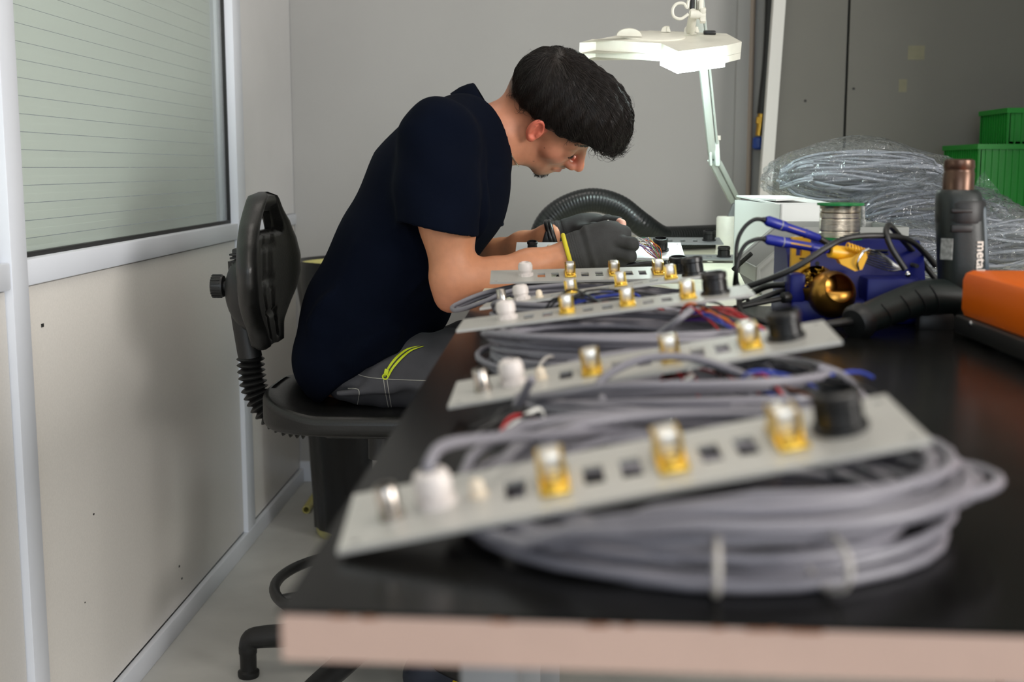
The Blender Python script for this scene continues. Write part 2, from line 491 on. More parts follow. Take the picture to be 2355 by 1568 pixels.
# hanging air hose with coupling in the gap
ho = thing('air_hose', 'black air hose with brass fitting and blue coupling hanging against the back wall', 'hose', A(1750, 340, YB - .07))
pp = [A(1776, -160, YB - .06), A(1772, 0, YB - .06), A(1766, 130, YB - .06), A(1756, 230, YB - .06), A(1752, 262, YB - .06)]
MB().tube(smooth_path(pp, 40), .016, 12).build('hose', 'black_rubber', ho)
MB().cyl(A(1752, 262, YB - .06), A(1746, 312, YB - .06), .013, n=16).cyl(A(1751, 270, YB - .06), A(1749, 285, YB - .06), .018, n=6).build('fitting', 'brass', ho)
MB().lathe([(.014, 0), (.02, .004), (.02, .034), (.014, .04)], 18, frame(A(1744, 348, YB - .06) - A(1746, 315, YB - .06)), A(1746, 315, YB - .06)).build('coupling', 'blue_coupling', ho)

# ------------------------------------------------------------------ workbenches
XL = onz(640, 1403, ZT)[0]
YF, YM, YE = onz(640, 1403, ZT)[1], 1.93, 3.95
b1 = thing('workbench', 'black topped workbench with pale chipped edge in the foreground', 'workbench', (.3, 1.2, 0))
TH = .026
fr = onz(2300, 1453, ZT)
top = MB().prism([(XL, YF), (fr[0] + .55, fr[1] + (fr[1] - YF) / (fr[0] - XL) * .55), (.78, YM - .002), (XL, YM - .002)], ZT - .002, ZT)
top.build('top_laminate', 'bench_black', b1)
MB().prism([(XL + .001, YF + .001), (fr[0] + .55, fr[1] + .001 + (fr[1] - YF) / (fr[0] - XL) * .55), (.779, YM - .003), (XL + .001, YM - .003)], ZT - TH, ZT - .002).build('board', 'bench_edge', b1)
random.seed(4)
ch = MB()
for k in range(14):   # chipped spots along the front top edge
    x = XL + .004 + random.random() ** 1.3 * .28
    ch.box((x, YF + .0008 + (fr[1] - YF) / (fr[0] - XL) * (x - XL), ZT - .0022 - random.random() * .001), (.003 + random.random() * .008, .0016, .0016))
ch.build('chipped_edge', 'chip_brown', b1)['kind'] = 'stuff'
for x in (XL + .09, .70):
    for y in (YF + .25, YM - .1):
        MB().bb((x - .02, y - .02, 0), (x + .02, y + .02, ZT - TH), .002).build('leg', 'steel_grey', b1)
MB().bb((XL + .07, YF + .24, ZT - TH - .05), (XL + .11, YM - .09, ZT - TH)).build('rail', 'steel_grey', b1)
MB().bb((.68, YF + .24, ZT - TH - .05), (.72, YM - .09, ZT - TH)).build('rail', 'steel_grey', b1)
b2 = thing('workbench', 'cream topped workbench at the back carrying bags and boxes', 'workbench', (.5, 2.9, 0))
MB().bb((XL, YM + .002, ZT - .028), (1.3, YE, ZT), .002).build('top', 'bench_cream', b2)
for x in (XL + .12, 1.22):
    for y in (YM + .12, YE - .1):
        MB().bb((x - .02, y - .02, 0), (x + .02, y + .02, ZT - .028), .002).build('leg', 'steel_grey', b2)
MB().bb((XL + .1, YM + .1, ZT - .075), (XL + .13, YE - .08, ZT - .028)).build('rail', 'steel_grey', b2)
# cabinet and crates at the far right
cb = thing('cabinet', 'low grey cabinet under the green crates', 'cabinet', (1.75, 3.5, 0))
cz = A(2300, 487, 3.45)[2]
MB().bb((1.24 + .07, 3.4, .05), (2.3, 3.83, cz - .02), .003).build('body', 'cab_grey', cb)
MB().bb((1.22 + .07, 3.38, cz - .02), (2.32, 3.84, cz), .003).build('top', 'cab_grey', cb)
MB().bb((1.35, 3.42, 0), (2.26, 3.8, .05)).build('plinth', 'black_plastic', cb)
MB().bb((1.33, 3.388, .08), (1.79, 3.4, cz - .05), .002).build('door', 'cab_grey', cb)
MB().bb((1.80, 3.388, .08), (2.28, 3.4, cz - .05), .002).build('door', 'cab_grey', cb)
def crate(lab, x0, y0, z0, wx, wy_, h):
    t = thing('storage_crate', lab, 'crate', (x0 + wx / 2, y0 + wy_ / 2, z0), 'green crates on the cabinet')
    d = .006; tp = .014
    b = MB()
    for (lo, hi) in [((x0, y0, z0), (x0 + wx, y0 + wy_, z0 + .008)), ((x0, y0, z0), (x0 + wx, y0 + d, z0 + h)), ((x0, y0 + wy_ - d, z0), (x0 + wx, y0 + wy_, z0 + h)),
                     ((x0, y0, z0), (x0 + d, y0 + wy_, z0 + h)), ((x0 + wx - d, y0, z0), (x0 + wx, y0 + wy_, z0 + h))]: b.bb(lo, hi)
    b.build('body', 'green_crate', t)
    Rr = MB().plate(x0 - .008, x0 + wx + .008, y0 - .008, y0 + wy_ + .008, z0 + h - .014, z0 + h, [(x0 + d, x0 + wx - d, y0 + d, y0 + wy_ - d)])
    Rr.build('rim', 'green_crate', t)
    n = int(wx / .018)
    me = MB().bb((-.002, -.004, 0), (.002, 0.001, h - .014)).mesh('rib', 'green_crate', 0)
    for k in range(n + 1): place('rib', me, Matrix.Translation((x0 + wx * k / n, y0, z0)), t)
    me2 = MB().bb((-.004, -.002, 0), (.001, .002, h - .014)).mesh('rib', 'green_crate', 0)
    for k in range(int(wy_ / .02) + 1): place('rib', me2, Matrix.Translation((x0, y0 + wy_ * k / int(wy_ / .02), z0)), t)
c0 = A(2250, 400, 3.45); c1 = A(2318, 300, 3.52)
zc1 = A(2300, 331, 3.45)[2]
crate('larger lower green ribbed crate standing on the grey cabinet', c0[0], 3.45, cz, .42, .3, zc1 - cz)
crate('smaller green crate set back on top of the lower green crate', c1[0], 3.52, zc1, .32, .22, A(2330, 248, 3.52)[2] - zc1)
tag(MB().box(A(2300, 481, 3.42) + np.array([0, 0, .001]), (.03, .015, .012), None, .002).build('eraser', 'strip_white'), 'small white block in front of the green crates', 'block')
# tall cupboard added out of view, right of the benches, to shade the boarding
tc_ = thing('shading_cupboard', 'tall grey cupboard standing right of the benches, beyond the picture edge', 'cupboard', (1.89, 2.8, 0))
MB().bb((1.64, 2.3, .05), (2.14, 3.3, 2.2), .004).build('body', 'cab_grey', tc_)
MB().bb((1.626, 2.32, .1), (1.64, 2.79, 2.16), .002).build('door', 'cab_grey', tc_)
MB().bb((1.626, 2.81, .1), (1.64, 3.28, 2.16), .002).build('door', 'cab_grey', tc_)
MB().bb((1.67, 2.33, 0), (2.11, 3.27, .05)).build('plinth', 'black_plastic', tc_)
# ------------------------------------------------------------------ metal connector panels and cable coils
mat('panel_alu', (184, 182, 177), .4, .35, var=(40, .02, (1, 14, 1)))
mat('panel_bright', (224, 226, 228), .4, .3)
mat('panel_dull', (150, 152, 154), .42, .6)
mat('gland_white', (206, 197, 192), .4)
mat('knob_black', (20, 20, 21), .35)
mat('fitting_steel', (168, 160, 152), .25, 1.)
mat('gold', (226, 188, 84), .28, 1.)
mat('silver', (220, 214, 204), .3, .7)
mat('led_lens', (222, 206, 184), .3)
mat('cable_grey', (118, 115, 122), .42, var=(30, .05))
mat('tie_white', (220, 220, 216), .45)
mat('tie_pale', (172, 166, 160), .45)
for nm, c in dict(red=(160, 30, 36), blue=(40, 60, 150), orange=(214, 110, 30), violet=(110, 70, 150), yellow=(216, 196, 60), black=(22, 22, 24), green=(50, 120, 80), pink=(214, 130, 140), white=(224, 222, 216), brown=(110, 70, 50)).items():
    mat('wire_' + nm, c, .4)

PL, PWD, PT = .33, .082, .003
def hexprof(r, h, top): return [(r, 0), (r, h), (r * .92, h + .001)]
CM = {}
CM['gland'] = MB().lathe([(.0115, 0), (.0115, .004), (.0098, .0045), (.0098, .008), (.0112, .0085), (.0112, .016), (.0095, .020), (.006, .0215), (.0055, .018)], 20).mesh('cable_gland', 'gland_white')
CM['glandn'] = MB().lathe([(.0122, 0), (.0122, .0045)], 6).mesh('nut', 'gland_white')
CM['knob'] = MB().lathe([(.0165, 0), (.0165, .003), (.0135, .004), (.0128, .016), (.0145, .0175), (.0145, .023), (.0125, .0245), (.0115, .0245), (.0115, .019), (.002, .018)], 24).mesh('round_connector', 'knob_black')
kn = MB()
for i in range(16):
    a = i / 16 * 2 * math.pi; kn.box((.0132 * math.cos(a), .0132 * math.sin(a), .0095), (.0016, .0022, .011), rotz(a))
CM['knobr'] = kn.mesh('grip_rib', 'knob_black', 0)
CM['steel'] = MB().lathe([(.0078, 0), (.0078, .003), (.0066, .0035), (.0066, .0185), (.0058, .0195), (.0045, .0195), (.0045, .012), (.001, .012)], 20).mesh('metal_socket', 'fitting_steel')
g = MB(); g.box((0, 0, .0012), (.0155, .031, .0024), None, .0008); g.box((0, -.009, .0035), (.0105, .008, .003), None, .0008)
g.box((-.0062, .001, .008), (.0016, .017, .013)); g.box((.0062, .001, .008), (.0016, .017, .013))
CM['gold'] = g.mesh('bracket', 'gold')
CM['goldc'] = MB().box((0, .002, .0085), (.0104, .014, .0145), None, .001).mesh('connector_block', 'silver')
CM['golds'] = MB().lathe([(.0028, 0), (.0028, .002), (.0012, .003)], 10).mesh('screw', 'gold')
CM['led'] = MB().lathe([(.0058, 0), (.0058, .0015), (.0045, .002), (.0045, .007), (.003, .010), (.0005, .0108)], 16).mesh('indicator', 'led_lens')

LAY = [('steel', .085), ('gland', .165), ('led', .24), ('hole', .305), ('gold', .375), ('hole', .445), ('hole', .512), ('gold', .582), ('hole', .652), ('hole', .716), ('gold', .788), ('knob', .882)]
def panel(lab, o, ux, uy, layout=LAY, m='panel_alu', L=PL, Wd=PWD, group='connector panels laid along the bench', name='connector_panel'):
    ux = np.array(ux, float); ux /= np.linalg.norm(ux)
    uy = np.array(uy, float); uy -= ux * (ux @ uy); uy /= np.linalg.norm(uy)
    R = np.stack([ux, uy, np.cross(ux, uy)], 1); o = np.asarray(o, float)
    t = thing(name, lab, 'panel', o, group)
    t.matrix_basis = m4(R, o)
    W4 = m4(R, o)
    holes = [(L * q - .006, L * q + .006, Wd * .5 - .014, Wd * .5 + .014) for k, q in layout if k == 'hole']
    holes += [(L * .022, L * .022 + .004, .006, .010), (L * .97, L * .97 + .004, Wd - .012, Wd - .008), (L * .97, L * .97 + .004, .006, .010)]
    b = MB().plate(0, L, 0, Wd, 0, PT, holes)
    place('plate', b.mesh('plate', m, 0), W4, t)
    pos = {}
    for k, q in layout:
        if k == 'hole': continue
        M = W4 @ Matrix.Translation((L * q, Wd * (.5 if k != 'steel' else .42), PT))
        pos[k + '%.2f' % q] = M.to_translation()
        if k == 'gland':
            p_ = place('cable_gland', CM['gland'], M, t); place('nut', CM['glandn'], M, p_)
        elif k == 'knob':
            p_ = place('round_connector', CM['knob'], M, t); place('grip_rib', CM['knobr'], M, p_)
        elif k == 'gold':
            M = M @ Matrix.Diagonal((1.15, 1.4, 1.2, 1))
            p_ = place('bracket', CM['gold'], M, t); place('connector_block', CM['goldc'], M, p_)
            place('screw', CM['golds'], M @ Matrix.Translation((0, -.0125, .0024)), p_)
        elif k == 'steel': place('metal_socket', CM['steel'], M, t)
        elif k == 'led': place('indicator', CM['led'], M, t)
        elif k == 'bgland':
            p_ = place('cable_gland', CM['knob'], M @ Matrix.Scale(.72, 4), t)
    return t, R, o
S_ = HC / .95
def cs(x, y, z): return (x * S_, y * S_, HC - (.95 - z) * S_)
PAN = []
PAN.append(panel('nearest grey connector panel, large and blurred, tilted on a coil of cable', cs(-.109, .583, .760), (.98, .028, .192), (-.05, .99, .12)))
PAN.append(panel('second connector panel from the front with a cable looping over it', cs(-.084, .908, .769), (.98, -.03, .178), (.02, 1, .085)))
PAN.append(panel('third connector panel from the front with its white gland near the bench edge', cs(-.103, 1.208, .787), (.99, -.03, .13), (.03, 1, .03), [l for l in LAY if l[0] not in ('steel', 'led')] + [('hole', .24)]))
PAN.append(panel('fourth connector panel from the front, seen almost edge on', cs(-.097, 1.472, .779), (.985, -.05, .153), (.05, 1, -.02)))
PAN.append(panel('fifth connector panel from the front, lying level before the gloved hand', cs(-.096, 1.669, .792), (1, .03, .025), (-.04, .99, .14), [l for l in LAY if l[0] not in ('steel', 'led')] + [('hole', .24)]))
fl6 = A(1184, 596, 2.33)
PAN.append(panel('bright panel being wired under the gloved hands', fl6, (1, 0, .0), (0, .97, .235), [('bgland', .1), ('knob', .865), ('led', .2), ('hole', .33), ('hole', .42), ('hole', .6), ('hole', .7)], 'panel_bright', .322, .10))
HB = [('hole', .1), ('hole', .18), ('hole', .27), ('hole', .36), ('hole', .45), ('hole', .54), ('hole', .63), ('hole', .72), ('hole', .81), ('knob', .91)]
q8 = A(1700, 600, 2.80)
PAN.append(panel('dull grey slotted panel lying next to the white cardboard box', (q8[0] - PL, q8[1], ZT + .006), (1, 0, 0), (0, 1, .06), HB, 'panel_dull'))
q7 = A(1664, 563, 2.92)
PAN.append(panel('dull grey slotted panel propped behind the hands near the lamp base', (q7[0] - PL, 2.92, q7[2]), (1, 0, 0), (0, 1, .12), HB, 'panel_dull'))

def coil_path(c, a, b, n, z0, z1, seed, jit=.16, rot=0.):
    rnd = random.Random(seed); per = 30; pts = []
    ph = rnd.random() * 6.28
    ja = [rnd.uniform(1 - jit, 1 + jit * .4) for _ in range(n + 2)]; jb = [rnd.uniform(1 - jit, 1 + jit * .4) for _ in range(n + 2)]
    jx = [rnd.uniform(-.012, .012) for _ in range(n + 2)]; jy = [rnd.uniform(-.01, .01) for _ in range(n + 2)]
    zz = [z0 + (z1 - z0) * (i / max(1, n)) + rnd.uniform(-.004, .004) for i in range(n + 2)]
    tl = [rnd.uniform(-.012, .012) for _ in range(n + 2)]
    for i in range(n * per):
        k, f = divmod(i, per); f /= per; s = f * f * (3 - 2 * f)
        L = lambda q: q[k] * (1 - s) + q[k + 1] * s
        th = ph + i / per * 2 * math.pi
        x = L(ja) * a * math.cos(th) + L(jx); y = L(jb) * b * math.sin(th) + L(jy)
        z = max(ZT + .004, L(zz) + L(tl) * math.cos(th + 1.3))
        pts.append((c[0] + x * math.cos(rot) - y * math.sin(rot), c[1] + x * math.sin(rot) + y * math.cos(rot), z))
    return np.array(pts)
CR = .0036
def under(path, i, r):
    """keep a cable below the panel that rests on it"""
    t, R, o = PAN[i]; n = R[:, 2]; P = path.copy()
    for _ in range(2):
        zp = o[2] - ((P[:, 0] - o[0]) * n[0] + (P[:, 1] - o[1]) * n[1]) / n[2]
        lx = (P - o) @ R[:, 0]; ly = (P - o) @ R[:, 1]
        inn = (lx > -.012) & (lx < PL + .012) & (ly > -.03) & (ly < PWD + .03)
        P[inn, 2] = np.minimum(P[inn, 2], np.maximum(zp[inn] - r - .0015, ZT + r))
        if _ == 0:
            k = np.ones(5) / 5
            P[2:-2] = np.stack([np.convolve(P[:, j], k, 'valid') for j in range(3)], 1)
    return P
def coil(lab, c, a, b, n, z0, z1, seed, rot=0., ties=(), extra=None, m='cable_grey', r=CR, jit=.16, pan=()):
    t = thing('cable_coil', lab, 'cable', (c[0], c[1], ZT), 'grey cable coils under the panels')
    cp = coil_path(c, a, b, n, z0, z1, seed, jit, rot)
    for i in pan: cp = under(cp, i, r)
    MB().tube(cp, r, 8).build('cable', m, t, 60)
    for k, e in enumerate(extra or []):
        MB().tube(smooth_path(e, 50), r, 8).build('cable_end', m, t, 60)
    for ang, w_, h_ in ties:
        x, y = a * math.cos(ang) * .93, b * math.sin(ang) * .93
        px_, py_ = c[0] + x * math.cos(rot) - y * math.sin(rot), c[1] + x * math.sin(rot) + y * math.cos(rot)
        # band wrapped round the bundle: flat loop lying across the cable direction
        d = np.array([math.cos(ang + rot), math.sin(ang + rot), 0]); zc = ZT + .003 + h_ / 2
        loop = [np.array([px_, py_, zc]) + d * (w_ / 2) * math.cos(q) + np.array([0, 0, h_ / 2]) * math.sin(q) for q in np.linspace(0, 2 * math.pi, 20, endpoint=False)]
        MB().tube(loop, .0018, 6, closed=True).build('cable_tie', 'tie_pale', t)
    return t
def gland_at(i, q=.165):
    t, R, o = PAN[i]; return o + R @ np.array([PL * q, PWD * .5, PT + .02])
g0 = gland_at(0); g1 = gland_at(1)
coil('thick grey cable coil heaped under the nearest panel', (.092, .728), .154, .136, 15, ZT + .005, ZT + .046, 3, .10, pan=(0,), jit=.3,
     ties=[(-1.75, .05, .032), (-1.35, .046, .03)],
     extra=[[g0 - np.array([0, 0, .004]), g0 + np.array([.0, .0, .006]), g0 + np.array([.012, .025, .012]), g0 + np.array([.07, .085, .004]), (.05, .86, ZT + .03), (.12, .85, ZT + .02)],
            [g0 + np.array([.03, .05, -.016]), g0 + np.array([.06, .085, -.012]), (.03, .85, ZT + .022), (.11, .84, ZT + .012)],
            [(.19, .66, ZT + .045), (.222, .69, ZT + .046), (.236, .74, ZT + .04), (.215, .78, ZT + .034), (.17, .76, ZT + .03)],
            [(.10, .66, ZT + .03), (.2, .655, ZT + .036), (.252, .70, ZT + .034), (.258, .745, ZT + .032), (.235, .775, ZT + .03)]])
l2 = [A(1440, 985, .98), A(1385, 940, .98), A(1365, 905, .99), A(1400, 860, 1.0), A(1480, 825, 1.01), A(1580, 822, 1.01), A(1680, 850, 1.0), A(1770, 890, .98), A(1840, 935, .97)]
l3 = [A(1500, 1000, .95), A(1440, 985, .95), A(1400, 950, .96), A(1385, 915, .97), A(1400, 885, .98)]
coil('grey cable coil under the second panel with one loop thrown over it', (.105, 1.045), .15, .115, 13, ZT + .006, ZT + .045, 5, .05, pan=(1, 0),
     ties=[(-1.2, .04, .026)],
     extra=[l2, l3, [A(1760, 840, 1.02), A(1780, 880, 1.0), A(1765, 925, .98), A(1720, 905, .98), A(1700, 890, .98)],
            [A(1880, 845, 1.0), A(1930, 860, 1.0), A(1975, 900, .98), A(2000, 940, .97)]])
coil('grey cable coil between the second and third panels', (.06, 1.30), .155, .115, 14, ZT + .006, ZT + .05, 7, .02, pan=(1, 2),
     ties=[(-1.0, .04, .03), (-2.1, .04, .026)],
     extra=[[A(1475, 800, 1.25), A(1520, 765, 1.24), A(1560, 735, 1.23), A(1590, 712, 1.24)]])
coil('grey cable coil hidden between the third and fourth panels', (.06, 1.60), .15, .10, 12, ZT + .006, ZT + .05, 9, .0, pan=(2, 3))
coil('grey cable coil overhanging the bench edge by the elbow', (.06, 1.84), .14, .075, 9, ZT + .006, ZT + .03, 12, .0, pan=(3, 4),
     extra=[[A(1300, 640, 1.93), A(1200, 655, 1.92), A(1110, 675, 1.9), A(1050, 700, 1.87), A(1040, 710, 1.85), A(1055, 713, 1.82), A(1110, 695, 1.80), A(1180, 668, 1.80), A(1300, 655, 1.80)],
            [A(1310, 642, 1.94), A(1200, 662, 1.93), A(1120, 680, 1.91), A(1062, 702, 1.88), A(1052, 711, 1.86), A(1075, 708, 1.83), A(1130, 688, 1.82), A(1210, 668, 1.82)]])
coil('grey cable coil under the bright panel by the gloved hand', (.1, 2.36), .12, .075, 7, ZT + .006, ZT + .03, 15, .1, pan=(5,))

# fans of thin coloured cores spilling from the cables
def wires(lab, p0, p1, n, spread, seed, cols, bulge=.02, r=.0009, grp='fanned wire cores'):
    t = thing('wire_tuft', lab, 'wires', p0, grp); rnd = random.Random(seed)
    p0 = np.array(p0, float); p1 = np.array(p1, float)
    for k in range(n):
        e = p1 + np.array([rnd.uniform(-1, 1) * spread[0], rnd.uniform(-1, 1) * spread[1], rnd.uniform(-.2, 1) * spread[2]])
        m = (p0 + e) / 2 + np.array([rnd.uniform(-1, 1), rnd.uniform(-1, 1), rnd.uniform(.2, 1)]) * bulge
        e2 = e + (e - m) * .35 + np.array([rnd.uniform(-1, 1), rnd.uniform(-1, 1), -.6]) * bulge * .5
        pth = smooth_path([p0, m, e, e2], 15)
        pth[:, 2] = np.maximum(pth[:, 2], ZT + .003)
        MB().tube(pth, r, 5).build('wire', 'wire_' + cols[k % len(cols)], t, 60)
    return t
ALLC = ['violet', 'pink', 'yellow', 'white', 'red', 'blue', 'brown', 'orange', 'violet', 'white', 'pink', 'green', 'yellow', 'red']
wires('tuft of thin coloured wires beside the gloved fingers', A(1521, 602, 2.30), A(1482, 562, 2.34), 26, (.014, .02, .012), 2, ALLC, .010, .0007)
wires('red, orange and violet wires below the end of the third panel', A(1560, 735, 1.33), A(1700, 765, 1.26), 14, (.03, .03, .02), 6, ['red', 'violet', 'orange', 'blue', 'red', 'black'], .02, .0014)
wires('red and white wires under the second panel', A(1520, 875, 1.08), A(1650, 880, 1.06), 9, (.03, .02, .012), 8, ['red', 'black', 'white', 'black'], .02, .0014)
wires('dark blue and red wires near the knob of the nearest panel', A(1700, 900, 1.0), A(1870, 900, .98), 12, (.04, .03, .02), 11, ['black', 'blue', 'blue', 'red', 'black', 'brown'], .02, .0014)
wires('short red tipped wires left of the second panel coil', A(1250, 960, .97), A(1140, 985, .93), 5, (.012, .02, .006), 13, ['black', 'red', 'black', 'white'], .012, .0016)
wires('dark wires between the third and fourth panels', A(1250, 725, 1.47), A(1480, 700, 1.46), 12, (.08, .03, .012), 17, ['black', 'black', 'red', 'black', 'blue', 'black'], .02, .0015)
wires('loop of yellow and violet wire rising between the gloved fingers', A(1396, 524, 2.33), A(1403, 512, 2.33), 5, (.006, .004, .006), 19, ['yellow', 'yellow', 'violet', 'white'], .006, .0007)
# black sheathed cable feeding the tuft, with a round black plug
t = thing('sheathed_cable', 'black sheathed cable with round plug in front of the bright panel', 'cable', A(1540, 615, 2.2))
MB().tube(smooth_path([A(1430, 612, 2.26), A(1470, 607, 2.26), A(1500, 604, 2.26), A(1530, 603, 2.27), A(1521, 602, 2.29)], 30), .0045, 10).build('sheath', 'black_rubber', t)
MB().tube(smooth_path([A(1521, 602, 2.295), A(1535, 608, 2.26), A(1550, 620, 2.2), A(1565, 628, 2.15)], 20), .0045, 10).build('lead', 'black_rubber', t)
pc = A(1558, 634, 2.1); pc[2] = max(pc[2], ZT + .004)
place('plug', CM['knob'], Matrix.Translation(pc) @ Matrix.Scale(1.15, 4), t)
# ------------------------------------------------------------------ things on the benches
mat('box_white', (208, 210, 208), .6, bump=(120, .05))
mat('box_grey_side', (196, 194, 192), .6)
mat('bin_grey', (138, 140, 137), .45, bump=(300, .06))
mat('spool_green', (10, 128, 60), .4)
mat('tin_wire', (196, 190, 178), .22, 1., bump=(900, .35, (.02, .02, 1)))
mat('iron_blue', (22, 32, 128), .4)
mat('label_yellow', (226, 172, 24), .5)
mat('yellow_plastic', (222, 166, 30), .4)
mat('gold_ball', (178, 130, 60), .34, 1., var=(40, .15))
mat('sponge_gold', (206, 160, 60), .3, 1., bump=(300, .5))
mat('brown_inside', (104, 54, 14), .9, var=(60, .3), spec=.1)
mat('gun_green', (10, 20, 19), .45, bump=(350, .1))
mat('gun_black', (12, 13, 14), .5)
mat('gun_blue', (18, 46, 60), .45)
mat('nozzle', (86, 64, 52), .32, .7, var=(30, .2))
mat('orange_paint', (232, 104, 2), .4, bump=(150, .05), spec=.3)
mat('base_black', (16, 16, 16), .5)
mat('metabo_letter', (206, 196, 186), .5)
mat('label_grey', (130, 132, 130), .5, var=(220, .4))
mat('lamp_white', (226, 224, 212), .42, var=(60, .03))
mat('lamp_cool', (206, 214, 208), .4)
mat('lamp_glow', (255, 255, 255), .4, emit=((226, 250, 246), 32.0))
mat('hose_black', (24, 26, 27), .3)
mat('led_red', (180, 20, 30), .4)
mat('plain_text', (200, 150, 40), .5)

# white cardboard box with open flap
bx = thing('cardboard_box', 'white cardboard box with its flap up behind the grey bin', 'box', (.5, 2.5, ZT))
zt = A(1790, 470, 2.34)[2]
nc, fc_ = np.array([A(1790, 640, 2.34)[0], 2.34]), np.array([A(1686, 612, 2.67)[0], 2.67])
ey = (fc_ - nc); Lb = np.linalg.norm(ey); ey /= Lb; ex = np.array([ey[1], -ey[0]]); Wb = .115; d = .004
RB_ = np.array([[ex[0], ey[0], 0], [ex[1], ey[1], 0], [0, 0, 1.]]); ob_ = np.array([nc[0], nc[1], 0])
b = MB()
for lo, hi in [((0, 0, ZT), (Wb, Lb, ZT + d)), ((0, 0, ZT), (d, Lb, zt)), ((Wb - d, 0, ZT), (Wb, Lb, zt)), ((0, 0, ZT), (Wb, d, zt)), ((0, Lb - d, ZT), (Wb, Lb, zt))]:
    lo = np.array(lo); hi = np.array(hi); b.box(RB_ @ ((lo + hi) / 2) + ob_, hi - lo, RB_)
b.build('carton', 'box_white', bx)
MB().box(RB_ @ np.array([Wb * .5, Lb * .55, zt + .004]) + ob_, (Wb * .98, Lb * .85, .003), RB_ @ np.array(Matrix.Rotation(.03, 3, 'X'))).build('lid_flap', 'box_white', bx)
MB().box(RB_ @ np.array([Wb * .3, Lb * .5, zt + .008]) + ob_, (Wb * .5, Lb * .7, .003), RB_ @ np.array(Matrix.Rotation(-.06, 3, 'Y'))).build('lid_flap', 'box_white', bx)

# grey open-fronted bin: mouth slopes towards the left
gb = thing('storage_bin', 'light grey plastic storage bin with sloped mouth beside the soldering station', 'bin', (.5, 2.15, ZT))
zb = A(1900, 522, 2.1)[2] - ZT
xl, xr = A(1742, 640, 2.06)[0], .57
yf, yb_ = 2.06, 2.27
prof = [(xl + .012, 0), (xr, 0), (xr, zb), (xl + .075, zb), (xl + .0, zb * .42), (xl + .0, zb * .2)]
b = MB()
for yy in (yf, yb_ - .004): b.prism(prof, 0, .004, Rxz, (0, yy + .004, ZT))
b.bb((xl + .012, yf, ZT), (xr, yb_, ZT + .004)); b.bb((xr - .004, yf, ZT), (xr, yb_, ZT + zb)); b.bb((xl, yf, ZT + zb * .2), (xl + .004, yb_, ZT + zb * .42))
b.build('shell', 'bin_grey', gb)
rm = MB()
rm.bb((xl + .07, yf - .005, ZT + zb - .012), (xr + .004, yf, ZT + zb + .002)); rm.bb((xl + .07, yb_, ZT + zb - .012), (xr + .004, yb_ + .005, ZT + zb + .002)); rm.bb((xr, yf, ZT + zb - .012), (xr + .005, yb_, ZT + zb + .002))
rm.build('rim', 'bin_grey', gb)
e0 = np.array([xl + .075, 0, ZT + zb]); e1 = np.array([xl, 0, ZT + zb * .42])
for yy in (yf - .003, yb_ + .003): MB().tube([e0 + [0, yy, 0], e1 + [0, yy, 0], e1 + [0, yy, -zb * .22]], .005, 6).build('sloped_rim', 'bin_grey', gb)

